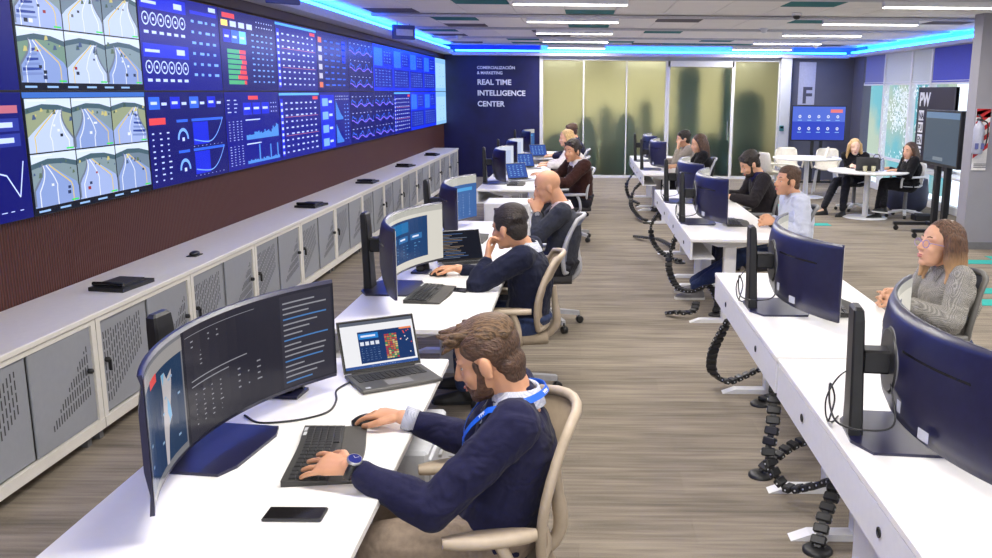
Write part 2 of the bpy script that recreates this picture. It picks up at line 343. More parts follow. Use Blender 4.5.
# row offsets inside each 2.4 m bay (the channel lies at offset 0)
ROWS = (.42, 1.02, 1.62, 2.13)
acc = {}
def pix(u, v, z=ZC):
    d = _rt2 * ((u - CXP) / FPX) + _dn2 * ((v - 279) / FPX) + _fw; t = (z - CAM_H) / d.z; return d.x * t, d.y * t
ncol = 14
grid = []
for bay in range(0, 5):
    yb = BAY0 + bay * 2.4
    for ri, oy in enumerate((.45, 1.05, 1.65)):
        for ci in range(ncol): grid.append([XT0 + .3 + ci * .6, yb + oy, 'w', bay, ri, ci])
def accent(u, v, k):
    x, y = pix(u, v); g = min(grid, key=lambda g: (g[0] - x) ** 2 + (g[1] - y) ** 2 * .8)
    g[2] = k
for u, v in ((460, 16), (416, 29), (495, 1), (572, 12.5), (508, 39.5), (525, 43.5), (575, 27), (607, 41), (658, 32), (567, 47), (680, 49.5), (593, 51), (720, 41), (815, 2), (817, 22), (823, 36), (790, 51), (690, 52.5), (960, 2), (715, 53), (470, 46)): accent(u, v, 't')
for u, v in ((418, 12), (565, 2), (488, 26.5), (532, 30), (455, 36.5), (540, 37.5), (475, 46), (674, 19), (632, 47), (943, 21.5), (820, 45)): accent(u, v, 'd')
for g in grid:
    if not (g[2] == 'w' and (g[1] > 18.2 and g[5] % 2 or g[0] > XR - .4)): put_tile(g[0], g[1], g[2])
# metal channels across the ceiling carrying the luminaires
LUM = emit('luminaire_diffuser', (1, .97, .9), 9.)
ch = MB()
for bay in range(-4, 6):
    y = BAY0 + bay * 2.4
    if y < YB or y > YF - .2: continue
    c_ = MB().box(XL + .3, XR - .25, y - .07, y + .07, ZC - .008, ZC + .02).build('ceiling_channel', CHAN, ceil)
    for x0, x1 in ((-.72, .45), (3.1, 4.3)):
        t = thing('linear_ceiling_light', 'lit linear luminaire in the ceiling channel above the %s' % ('centre aisle' if x0 < 0 else 'lounge side'), 'ceiling light', ((x0 + x1) / 2, y, ZC - .05), 0, 'linear luminaires')
        hw = (x1 - x0) / 2
        MB().box(-hw - .01, hw + .01, -.045, .045, -.012, .042).build('housing', WMETAL, t)
        MB().box(-hw, hw, -.046, .046, -.022, -.0121).build('diffuser', LUM, t)
        ld = bpy.data.lights.new('luminaire_light', 'AREA'); ld.shape = 'RECTANGLE'; ld.size = hw * 2; ld.size_y = .07; ld.energy = LAMP_W; ld.color = (1, .96, .9)
        lo = bpy.data.objects.new('luminaire_light', ld); col.objects.link(lo); lo.parent = t; lo.location = (0, 0, -.026)
# small ceiling sensors
for u, v, kind_ in ((797, 12.5, 'd'), (764, 27.5, 's'), (816, 44, 'p'), (459, 35, 's')):
    x, y = pix(u, v); t = thing('ceiling_sensor', {'d': 'white dome security camera under the ceiling channel', 's': 'small round smoke detector under the ceiling', 'p': 'flat ceiling mounted projector beyond the tiles'}[kind_], 'sensor', (x, y, ZC - .012), 0, 'small ceiling sensors' if kind_ == 's' else None)
    MB().lathe([(.06, 0), (.06, -.02), (.05, -.025)], n=16).build('base', WMETAL, t)
    MB().lathe([(.048, -.024), (.042, -.05), (.025, -.065), (.004, -.07)], n=16).build('cover', DGREY if kind_ == 'd' else WMETAL, t)
# ---- cove with blue LED along left, far and right
LED = emit('blue_led_strip', (.014, .12, 1.), 26.); LEDC = emit('cyan_led_strip', (.014, .2, 1.), 18.)
COVE = mat('cove_paint', rgb(200, 196, 204), .6)
cv = struct(MB().box(XL, XL + .24, YB, YF, 2.62, 2.66, .004).box(XL + .2, XL + .24, YB, YF, 2.66, 2.71).build('trim_5', COVE))
st_ = MB().box(XL + .06, XL + .18, YB, YF - .1, 2.735, 2.765).build('led_strip', LED, cv)
cv = struct(MB().box(XL + .24, XR - .24, YF - .24, YF, 2.60, 2.63).box(XL + .24, XR - .24, YF - .24, YF - .21, 2.63, 2.66).build('trim_6', COVE))
MB().box(XL + .3, XR - .3, YF - .18, YF - .06, 2.685, 2.715).build('led_strip', LED, cv)
cv = struct(MB().box(XR - .24, XR, 11.3, YF, 2.62, 2.65).box(XR - .24, XR - .21, 11.3, YF, 2.65, 2.68).build('trim_7', COVE))
MB().box(XR - .18, XR - .06, 11.3, YF - .1, 2.705, 2.735).build('led_strip', LEDC, cv)
# maroon fascia above the panels
struct(MB().box(XL, XL + .03, YB, YF, 2.53, 2.62).build('trim_8', mat('maroon_fascia', rgb(58, 26, 26), .5)))
# ================================================================ pictures shown on displays
class Pic:
    """flat print of a display: coloured rectangles and polygons in (s, t) in 0..1"""
    def __init__(s, fn, layer=.0005, nx=1): s.fn = fn; s.mb = MB(); s.L = 0; s.step = layer; s.nx = nx
    def rect(s, a, b, c, d, colr, up=1):
        s.L += up; n = max(1, int(math.ceil((c - a) * s.nx)))
        for i in range(n):
            x0, x1 = a + (c - a) * i / n, a + (c - a) * (i + 1) / n
            s.mb.add([s.fn(x, y, s.L * s.step) for x, y in ((x0, b), (x1, b), (x1, d), (x0, d))], [(0, 1, 2, 3)], c=colr)
        s.L -= up; return s
    def poly(s, pts, colr, up=1):
        s.L += up; s.mb.add([s.fn(x, y, s.L * s.step) for x, y in pts], [tuple(range(len(pts)))], c=colr); s.L -= up; return s
    def line(s, pts, wd, colr, up=2, asp=1.8):
        for (x0, y0), (x1, y1) in zip(pts[:-1], pts[1:]):
            dx, dy = (x1 - x0) * asp, y1 - y0; L_ = math.hypot(dx, dy) or 1; nx_, ny = -dy / L_ * wd / asp, dx / L_ * wd
            s.poly([(x0 - nx_, y0 - ny), (x1 - nx_, y1 - ny), (x1 + nx_, y1 + ny), (x0 + nx_, y0 + ny)], colr, up)
    def ring(s, cx, cy, r0, r1, colr, a0=0, a1=6.2832, n=16, up=2, asp=1.8):
        for k in range(n):
            t0, t1 = a0 + (a1 - a0) * k / n, a0 + (a1 - a0) * (k + 1) / n
            s.poly([(cx + r / asp * math.cos(t), cy + r * math.sin(t)) for r, t in ((r0, t0), (r1, t0), (r1, t1), (r0, t1))], colr, up)
NB, NB2, NB3 = rgb(7, 11, 108), rgb(6, 9, 84), rgb(14, 30, 172)
CY, WH, RD, GN, LB, SK = rgb(70, 140, 200), rgb(158, 172, 214), rgb(184, 56, 62), rgb(56, 138, 96), rgb(36, 80, 190), rgb(96, 138, 206)
PK = rgb(150, 84, 100)
def dash_table(p, a, b, c, d, rows, cols, colr=WH, fill=.6, rr=random):
    for i in range(rows):
        for j in range(cols):
            y = d - (d - b) * (i + .5) / rows; x = a + (c - a) * (j + .1) / cols
            p.rect(x, y - (d - b) / rows * .12, x + (c - a) / cols * rr.uniform(fill * .45, fill * .95), y + (d - b) / rows * .12, colr, 2)
def area(p, a, b, c, d, colr, rr, spiky=False, n=26):
    h = .4
    for k in range(n):
        if spiky: h = .12 + .1 * rr.random() + (.8 if k in (9, 18, 24) else 0)
        else: h = min(.95, max(.25, h + rr.uniform(-.14, .17)))
        x0, x1 = a + (c - a) * k / n, a + (c - a) * (k + 1) / n
        p.rect(x0, b, x1, b + (d - b) * h, colr, 2)
def cctv_pic(p, rr):
    def rgb(r, g, b): return tuple(x * .56 for x in lin((r / 255, g / 255, b / 255)))
    WH = rgb(230, 236, 250)
    p.rect(0, 0, 1, 1, rgb(10, 14, 30))
    p.rect(0, .955, 1, 1, rgb(60, 110, 200), 2)
    for i in range(3):
        for j in range(2):
            a, b = .01 + i * .33, .06 + j * .45; c, d = a + .322, b + .438
            road = rgb(*rr.choice(((160, 178, 228), (190, 206, 242), (136, 158, 214)))); sky = rgb(214, 228, 248); gr = rgb(*rr.choice(((116, 146, 130), (150, 160, 130), (130, 150, 160), (110, 130, 150))))
            W_, H_ = c - a, d - b
            P = lambda x, y: (a + W_ * x, b + H_ * y)
            p.rect(a, b, c, d, gr, 2)
            # sky and dark tree line
            p.poly([P(0, .72), P(.35, .80), P(.7, .78), P(1, .7), P(1, 1), P(0, 1)], rgb(70, 96, 110), 3)
            p.poly([P(0, .82), P(.35, .90), P(.7, .88), P(1, .8), P(1, 1), P(0, 1)], sky, 4)
            side = rr.choice((-1, 1)); X = (lambda x: x) if side > 0 else (lambda x: 1 - x)
            # curved carriageway
            lo, hi = [], []
            w0 = rr.uniform(1.1, 1.7); v0 = rr.uniform(.08, .2)
            for k in range(9):
                t = k / 8; cx = .55 - .35 * t * t + .1 * t; ww = w0 * (1 - t) ** 1.3 + .16
                lo.append((X(max(0, cx - ww * .55)), t * .78)); hi.append((X(min(1, cx + ww * .55)), t * .78))
            for k in range(8): p.poly([P(*lo[k]), P(*hi[k]), P(*hi[k + 1]), P(*lo[k + 1])], road, 5)
            for f, cc in ((.12, WH), (.5, rgb(226, 232, 246)), (.86, rgb(222, 196, 110))):
                pts = [P(lo[k][0] * (1 - f) + hi[k][0] * f, lo[k][1]) for k in range(9)]
                p.line(pts, .006, cc, 6)
            # long blue roofed shed beside some roads, shrubs and barriers on others
            if rr.random() < .3:
                for q in range(6): y_ = .12 + q * .09; p.poly([P(X(.0 + q * .05), y_), P(X(.45 - q * .02), y_ + .03), P(X(.45 - q * .02), y_ + .07), P(X(.0 + q * .05), y_ + .06)], rgb(40, 64, 150) if q % 2 else rgb(120, 140, 200), 6)
            for q in range(7):
                x_, y_ = rr.uniform(0, .95), rr.uniform(.55, .8); sz = rr.uniform(.03, .1); p.poly([P(x_, y_), P(min(1, x_ + sz), y_ + .01), P(min(1, x_ + sz * .8), y_ + sz), P(x_ + sz * .3, y_ + sz * 1.1)], rgb(*rr.choice(((60, 84, 80), (90, 110, 90), (200, 190, 120), (70, 90, 130)))), 6)
            p.line([P(lo[q][0] * .98 + .01, min(1, lo[q][1] + .03)) for q in range(9)], .01, rgb(110, 120, 140), 6)
            # vehicles
            for k in range(rr.randint(1, 4)):
                q = rr.randint(1, 6); f = rr.uniform(.2, .8); x = lo[q][0] * (1 - f) + hi[q][0] * f; sz = .09 * (1 - q / 10)
                p.rect(a + W_ * (x - sz / 2), b + H_ * (lo[q][1] - sz * .4), a + W_ * (x + sz / 2), b + H_ * (lo[q][1] + sz * .5), rgb(*rr.choice(((24, 30, 48), (40, 52, 90), (230, 236, 245), (150, 40, 44)))), 7)
            p.rect(a + W_ * .05, b + H_ * .95, a + W_ * .45, b + H_ * .975, WH, 7); p.rect(c - W_ * .2, b + H_ * .02, c - W_ * .03, b + H_ * .05, rgb(60, 220, 90), 7)
    for k in range(6): p.rect(.03 + k * .15, .018, .11 + k * .15, .034, rgb(150, 190, 240), 2)
def top_rings(p, rr):
    p.rect(0, 0, 1, 1, NB)
    for y in (.53, .04):
        p.rect(.02, y + .30, .55, y + .44, NB3, 2); p.rect(.04, y + .35, .2, y + .38, WH, 3); p.rect(.4, y + .34, .5, y + .40, WH, 3)
        for k in range(6):
            p.ring(.07 + k * .085, y + .20, .055, .07, WH, n=12, up=3); p.rect(.06 + k * .085, y + .185, .08 + k * .085, y + .215, WH, 3); p.rect(.045 + k * .085, y + .05, .095 + k * .085, y + .08, WH, 3)
    p.rect(.6, .86, .97, .9, NB3, 2)
    dash_table(p, .6, .12, .98, .84, 6, 4, SK, .7, rr)
    p.rect(.86, .92, .96, .97, WH, 2)
def bar_panel(p, rr):
    p.rect(0, 0, 1, 1, NB2)
    p.rect(.05, .90, .25, .96, RD, 2)
    for k in range(4): p.rect(.03 + k * .14, .8, .13 + k * .14, .87, WH if k else rgb(230, 190, 90), 2)
    for k, cc in enumerate((NB3, LB, rgb(90, 170, 250))): p.rect(.05 + k * .13, .60, .17 + k * .13, .76, cc, 2); p.rect(.07 + k * .13, .66, .14 + k * .13, .69, WH, 3)
    for k in range(7):
        y = .52 - k * .065; g = rr.uniform(.12, .26); p.rect(.1, y - .05, .1 + g, y, GN, 2); p.rect(.1 + g, y - .05, .42 + rr.uniform(-.02, .0), y, RD, 2)
    dash_table(p, .52, .08, .97, .78, 9, 5, SK, .6, rr); dash_table(p, .62, .82, .97, .95, 2, 7, WH, .5, rr)
def curve_panel(p, rr):
    p.rect(0, 0, 1, 1, NB2)
    for k in range(4): p.rect(.03 + k * .24, .82, .15 + k * .24, .95, NB3 if k % 2 else LB, 2); p.rect(.05 + k * .24, .87, .12 + k * .24, .9, WH, 3); p.rect(.17 + k * .24, .86, .23 + k * .24, .89, WH, 2)
    p.rect(.02, .66, .2, .73, RD, 2); dash_table(p, .03, .04, .28, .6, 9, 3, WH, .45, rr)
    for y in (.40, .06):
        p.rect(.33, y + .27, .47, y + .30, LB, 2); p.rect(.52, y + .27, .96, y + .30, LB, 2); p.rect(.53, y, .74, y + .26, NB3, 2)
        p.ring(.40, y + .08, .09, .125, SK, 0, 3.1416, 14, 2); p.rect(.385, y + .06, .415, y + .10, WH, 2)
        p.line([(.54 + .42 * t / 14, y + .06 - .04 * math.sin(t / 14 * 3) + .24 * max(0, (t - 6) / 8) ** 2.2) for t in range(15)], .006, SK, 3)
        dash_table(p, .52, y - .03, .97, y - .005, 1, 8, WH, .3, rr)
def chart_panel(p, rr):
    p.rect(0, 0, 1, 1, NB); p.rect(.4, .9, .58, .95, RD, 2)
    dash_table(p, .03, .72, .25, .92, 4, 2, WH, .6, rr)
    for k in range(3): p.rect(.3 + k * .17, .70, .45 + k * .17, .86, NB3, 2); p.rect(.32 + k * .17, .77, .42 + k * .17, .80, WH, 3)
    dash_table(p, .82, .7, .97, .88, 3, 3, WH, .5, rr)
    for y, sp in ((.37, False), (.05, True)):
        dash_table(p, .04, y, .3, y + .27, 8, 4, WH, .45, rr); p.rect(.33, y + .255, .6, y + .27, WH, 2); area(p, .33, y, .96, y + .24, rgb(60, 112, 180), rr, sp)
def list_panel(p, rr):
    p.rect(0, 0, 1, 1, NB); p.rect(0, .95, 1, .985, CY, 2); p.rect(.02, .05, .08, .9, NB3, 2)
    for k in range(9): p.rect(.03, .08 + k * .09, .07, .12 + k * .09, WH, 3)
    dash_table(p, .12, .05, .97, .88, 9, 7, WH, .55, rr); p.rect(.82, .88, .96, .93, RD, 3)
    for y in (.62, .34): p.rect(.12, y, .95, y + .008, PK, 3)
def icon_panel(p, rr):
    p.rect(0, 0, 1, 1, NB2)
    for k in range(6): p.rect(.04, .06 + k * .15, .14, .15 + k * .15, rgb(*rr.choice(((176, 90, 66), (180, 156, 80), (150, 150, 170)))), 2)
    dash_table(p, .2, .05, .95, .9, 8, 4, LB, .8, rr); p.rect(.78, .5, .9, .9, NB3, 2)
def split_panel(p, rr):
    p.rect(0, 0, 1, 1, NB); p.rect(.02, .02, .45, .95, NB3, 2)
    for k in range(4): p.rect(.08, .07 + k * .23, .25, .2 + k * .23, SK, 3); p.rect(.28, .12 + k * .23, .38, .16 + k * .23, WH, 3)
    for y in (.5, .08):
        for k in range(12): h = .04 + .3 * (1 - k / 12) ** 1.5; p.rect(.5 + k * .02, y, .518 + k * .02, y + h, rgb(50, 104, 180), 2)
    dash_table(p, .5, .84, .97, .95, 2, 8, WH, .6, rr); dash_table(p, .78, .1, .97, .8, 10, 2, SK, .6, rr)
def wave_panel(p, rr):
    p.rect(0, 0, 1, 1, NB2)
    for y in (.68, .36, .05):
        p.line([(.04 + .92 * t / 24, y + .10 + .06 * math.sin(t * .8) + .03 * math.sin(t * 1.9)) for t in range(25)], .012, LB, 2); p.line([(.04 + .92 * t / 24, y + .06 + .03 * math.sin(t * .7 + 1)) for t in range(25)], .008, rgb(120, 90, 220), 2); dash_table(p, .05, y + .2, .95, y + .25, 1, 6, WH, .4, rr)
def bright_panel(p, rr):
    p.rect(0, 0, 1, 1, rgb(12, 34, 180)); p.rect(.05, .55, .45, .93, rgb(34, 84, 214), 2); p.rect(.5, .6, .95, .93, rgb(16, 30, 150), 2); p.rect(.05, .08, .95, .5, rgb(14, 24, 130), 2)
    dash_table(p, .08, .1, .92, .48, 6, 5, SK, .6, rr); dash_table(p, .53, .62, .92, .9, 4, 3, SK, .6, rr)
def pale_panel(p, rr):
    p.rect(0, 0, 1, 1, rgb(104, 146, 184)); p.rect(.05, .1, .95, .85, rgb(124, 160, 192), 2); dash_table(p, .08, .12, .92, .8, 7, 3, rgb(70, 110, 190), .6, rr)
def line_panel(p, rr):
    p.rect(0, 0, 1, 1, NB2); p.rect(.72, .84, .97, .90, PK, 2)
    for k in range(2): p.rect(.74, .58 + k * .12, .97, .68 + k * .12, rgb(30, 40, 120), 2); p.rect(.78, .61 + k * .12, .93, .65 + k * .12, WH, 3)
    p.line([(.5, .2), (.62, .3), (.74, .42), (.86, .36), (.93, .18), (.97, .46)], .006, WH, 2); dash_table(p, .4, .06, .97, .09, 1, 10, WH, .7, rr)
def dark_blue_panel(p, rr):
    p.rect(0, 0, 1, 1, NB2); dash_table(p, .05, .1, .9, .9, 8, 4, LB, .6, rr)
# ================================================================ video wall
VX = XL + .055; Y0V, CWD, ZB, RHV = 3.49, 1.3765, 1.165, .672
VSCR = screen_mat('video_wall_picture', 2.1)
BEZ = mat('thin_black_bezel', (.006, .006, .008), .4)
kinds = {0: (dark_blue_panel, line_panel), 1: (cctv_pic, cctv_pic), 2: (top_rings, curve_panel), 3: (bar_panel, chart_panel), 4: (list_panel, list_panel), 5: (icon_panel, split_panel), 6: (wave_panel, wave_panel), 7: (bright_panel, wave_panel), 8: (bright_panel, list_panel), 9: (bright_panel, bright_panel), 10: (bright_panel, bright_panel), 11: (pale_panel, pale_panel)}
desc = {dark_blue_panel: 'dark blue table', line_panel: 'white line graph and pink button', cctv_pic: 'six traffic camera road views', top_rings: 'two rows of white ring icons', curve_panel: 'half gauges with rising curves', bar_panel: 'green and red horizontal bars', chart_panel: 'two light blue area charts', list_panel: 'a list under a cyan line', icon_panel: 'orange and cream icons', split_panel: 'four pale pictures', wave_panel: 'three wavy line graphs', bright_panel: 'bright blue tiles', pale_panel: 'a pale sky blue page'}
bez_mb = MB().box(-.05, .0, .002, CWD - .002, .002, RHV - .002).mesh('bezel'); bez_mb.materials.append(BEZ)
for c_ in range(12):
    for r_ in range(2):
        k_ = kinds[c_][0 if r_ else 1]; y0, z0 = Y0V + c_ * CWD, ZB + r_ * RHV
        nb_ = {1: 'left of the ring icons', 0: 'beside the camera views'}.get(c_, '')
        lab = 'video wall panel in the %s row showing %s' % ('upper' if r_ else 'lower', desc[k_])
        if c_ == 8 and not r_: lab += ', next to bright blue tiles'
        t = thing('video_wall_panel', lab, 'display', (VX, y0, z0), 0, 'video wall panels')
        link('bezel', bez_mb, None, t)
        g = .006
        p = Pic(lambda s, t_, h: (.0006 + h, g + s * (CWD - 2 * g), g + t_ * (RHV - 2 * g)))
        k_(p, random.Random(c_ * 2 + r_ + 3))
        p.mb.build('screen_picture', VSCR, t)
# hanging direction sign, dark boxes above the cove
def hang_sign(y, lab, w_=.36, txt=True):
    t = thing('hanging_sign', lab, 'sign', (XL + .42, y, 2.58), math.radians(-50))
    MB().box(-.02, .02, -w_ / 2, w_ / 2, 0, .20, .006).build('housing', mat('blue_grey_sign', rgb(70, 78, 130), .4), t)
    if txt:
        MB().box(.0205, .024, -w_ / 2 + .05, w_ / 2 - .04, .05, .14).build('face', mat('pale_sign_face', rgb(190, 190, 205), .4), t)
    for yy in (-.1, .1): MB().tube([(0, yy, .2), (0, yy, .3)], .006).build('hanger', SILV, t)
hang_sign(13.55, 'small hanging sign with a pale face in front of the blue cove light')
hang_sign(8.15, 'plain dark hanging box in front of the cove light', .3, False)
# ================================================================ low cabinets along the video wall
CF, CT = -2.53, .715
CABG = mat('grey_cabinet_door', rgb(150, 153, 160), .5, var=.02); CABW = mat('cream_white_cabinet', rgb(226, 222, 214), .45, var=.02); SLOT = mat('dark_slot', rgb(58, 58, 62), .8)
CW_ = 1.168; CY0 = 3.40 - CW_; NC = 14
top = tag(MB().box(XL + .005, CF + .015, CY0, CY0 + NC * CW_, CT - .03, CT, .004).build('cabinet_top', CABW), 'long continuous white top over the low cabinets', 'worktop')
def make_cabinet():
    t = thing('low_cabinet', 'x', 'cabinet', (0, 0, 0), 0, 'low cabinets under the video wall')
    x0 = XL + .01; b_ = MB(); W = CW_
    b_.box(x0, CF - .02, 0.005, .025, .13, CT - .032); b_.box(x0, CF - .02, W - .025, W - .005, .13, CT - .032)
    b_.box(x0, CF, .005, W - .005, .10, .13); b_.box(x0, x0 + .015, .005, W - .005, .13, CT - .032)
    b_.box(CF - .02, CF, .004, .045, .13, CT - .032); b_.box(CF - .02, CF, W - .045, W - .004, .13, CT - .032); b_.box(CF - .02, CF, .045, W - .045, CT - .06, CT - .032); b_.box(CF - .02, CF + .004, .004, W - .004, .085, .14)
    b_.build('carcass', CABW, t)
    for d in range(2):
        y0, y1 = (.05, W / 2 - .004) if d == 0 else (W / 2 + .004, W - .05); xx = CF - .018 + (.010 if d else 0)
        dr = MB().box(xx - .012, xx, y0, y1, .145, CT - .064, .003).build('door', CABG, t)
        sl = MB(); w_ = y1 - y0; h_ = CT - .064 - .145
        N = 16
        for k in range(N):
            f = (k + .5) / N
            if d == 1: f = .25 + .68 * f; lo, hi = .10 + .22 * f, .2 + .75 * (f - .25) * 1.25
            else: f = .06 + .80 * f; lo, hi = .10 + .60 * max(0, f - .15), .86 + .06 * f
            y = y0 + f * w_; z = .145 + lo * h_; ze = .145 + hi * h_
            while z < ze:
                z1 = min(z + .045, ze)
                if z1 - z > .012: sl.add([(xx + .0006, y - .0045, z), (xx + .0006, y + .0045, z), (xx + .0006, y + .0045, z1), (xx + .0006, y - .0045, z1)], [(0, 1, 2, 3)])
                z += .058
        tag(sl.build('vent_slots', SLOT, dr, recalc=False), kind='stuff')
        if not d: tag(MB().lathe([(.014, 0), (.014, .02), (.008, .024)], c=(xx, y0 + .05, .43), n=10, axis=Matrix.Rotation(math.pi / 2, 3, 'Y')).box(xx + .015, xx + .03, y0 + .046, y0 + .054, .37, .43).build('lock', BLACK, dr), 'black key lock')
        else: MB().lathe([(.014, 0), (.014, .02), (.008, .024)], c=(xx + .01, y1 - .06, .43), n=10, axis=Matrix.Rotation(math.pi / 2, 3, 'Y')).build('lock', BLACK, dr)
    for y in (.06, W - .06):
        for x in (x0 + .06, CF - .08): MB().box(x - .02, x + .02, y - .02, y + .02, 0, .10).build('leg', MGREY, t)
    return t
cab0 = make_cabinet()
for i in range(NC):
    c_ = cab0 if i == 0 else copy_tree(cab0); c_.location = (0, CY0 + i * CW_, 0)
    q_ = int((CY0 + (i + .5) * CW_ - Y0V) / CWD)
    if q_ < 0 or CY0 + (i + .5) * CW_ < Y0V: c_['label'] = 'grey low cabinet at the end before the first video panel'
    else: c_['label'] = 'low cabinet below %s' % desc[kinds[q_][0]] + ('' if kinds[q_][0] is kinds[q_][1] else ' and ' + desc[kinds[q_][1]])
# black devices lying on the cabinet top
def speakerphone(y, x=-2.70, rz=0.):
    t = thing('conference_phone', 'flat black conference unit below %s' % desc[kinds[int((y - Y0V) / CWD)][1]], 'phone', (x, y, CT), rz, 'black conference units on the cabinet top')
    MB().extr([(-.10, -.14, 0), (.12, -.17, 0), (.14, .15, 0), (-.08, .17, 0)], (0, 0, .022)).build('body', BLACK, t)
    MB().extr([(-.08, -.11, .0225), (.09, -.13, .0225), (.10, .11, .0225), (-.06, .13, .0225)], (0, 0, .012)).build('panel', DGREY, t)
    MB().tube([(-.08, -.12, .04), (.02, -.14, .045), (.11, -.14, .04)], .012).build('handset', GLOSS, t)
for y in (5.20, 9.0, 11.4, 13.9, 16.4): speakerphone(y, -2.72, random.uniform(-.1, .1))
for y in (6.22,):
    t = thing('small_puck', 'small black rounded device on the cabinet top beside the conference unit', 'device', (-2.70, y, CT))
    MB().ell((0, 0, .016), (.03, .055, .018)).build('shell', BLACK, t); MB().box(-.035, .035, -.06, .06, 0, .006, .002).build('foot', DGREY, t)
# ================================================================ desks
DZ = .73; DW = .77
def make_desk(L_, label, group, seam=False):
    """desk: origin at floor, left-near corner; depth along +x, length along +y"""
    t = thing('office_desk', label, 'desk', (0, 0, 0), 0, group)
    tp = MB().box(0, DW, .0, L_, DZ - .028, DZ, .004).build('desk_top', WHITE, t)
    fs = MB().box(.002, .02, .01, L_ - .01, DZ - .17, DZ - .03).box(.02, .20, .03, L_ - .03, DZ - .17, DZ - .158).build('cable_tray', WMETAL, t)
    gm = MB()
    for y in (L_ * .25, L_ * .75):
        MB().lathe([(.016, 0), (.016, .004), (.011, .004), (.011, -.002)], c=(.001, y, DZ - .10), n=14, axis=Matrix.Rotation(-math.pi / 2, 3, 'Y')).build('grommet', BLACK, fs)
    for y in (.22, L_ - .22):
        MB().box(.30, .40, y - .035, y + .035, .03, DZ - .09, .006).build('leg', WMETAL, t)
        MB().extr([(.04, y - .035, .0), (.76, y - .035, .0), (.70, y - .035, .03), (.12, y - .035, .03)], (0, .07, 0)).build('foot', WMETAL, t)
        MB().extr([(.05, y - .03, DZ - .03), (.72, y - .03, DZ - .03), (.45, y - .03, DZ - .095), (.25, y - .03, DZ - .095)], (0, .06, 0)).build('support_arm', WMETAL, t)
    MB().box(.32, .38, .22, L_ - .22, DZ - .09, DZ - .05).build('crossbeam', WMETAL, t)
    MB().lathe([(.035, 0), (.035, .003), (.028, .004)], c=(.11, L_ * .46, DZ - .0005), n=18).build('cable_port', LGREY, tp)
    return t
DESKS = {}
spec = {'L1': (-1.335, 1.89, 1.85), 'L2': (-1.24, 4.23, 1.85), 'L2b': (-1.24, 6.10, 1.85), 'L3': (-1.24, 10.6, 1.85), 'L3b': (-1.24, 12.47, 1.83), 'L4': (-1.24, 15.7, 1.85),
        'R1': (.86, 1.93, 1.86), 'R2': (.86, 3.815, 1.885), 'R3': (.86, 7.05, 1.82), 'R3b': (.86, 8.89, 1.82), 'R4': (.86, 12.8, 1.85), 'R4b': (.86, 14.67, 1.85)}
dlab = {'L1': 'white desk with phone, wide curved monitor and open white-screen laptop', 'L2': 'white desk in front of the man resting his chin on his hand', 'L2b': 'white desk in front of the bald man in a blazer', 'L3': 'white desk in front of the man in the brown cardigan', 'L3b': 'white desk of the left row behind the brown cardigan man', 'L4': 'last white desk of the left row by the navy wall',
        'R1': 'white desk with a large monitor back, abutting the desk of the woman in glasses', 'R2': 'white desk in front of the woman with glasses', 'R3': 'white desk in front of the man in the light shirt', 'R3b': 'white desk in front of the bearded man in dark clothes', 'R4': 'white desk of the right row before the brown-haired woman', 'R4b': 'last white desk of the right row by the frosted glass'}
for k, (x, y, L_) in spec.items():
    d = make_desk(L_, dlab[k], 'white desks in two rows'); d.location = (x, y, 0); DESKS[k] = d
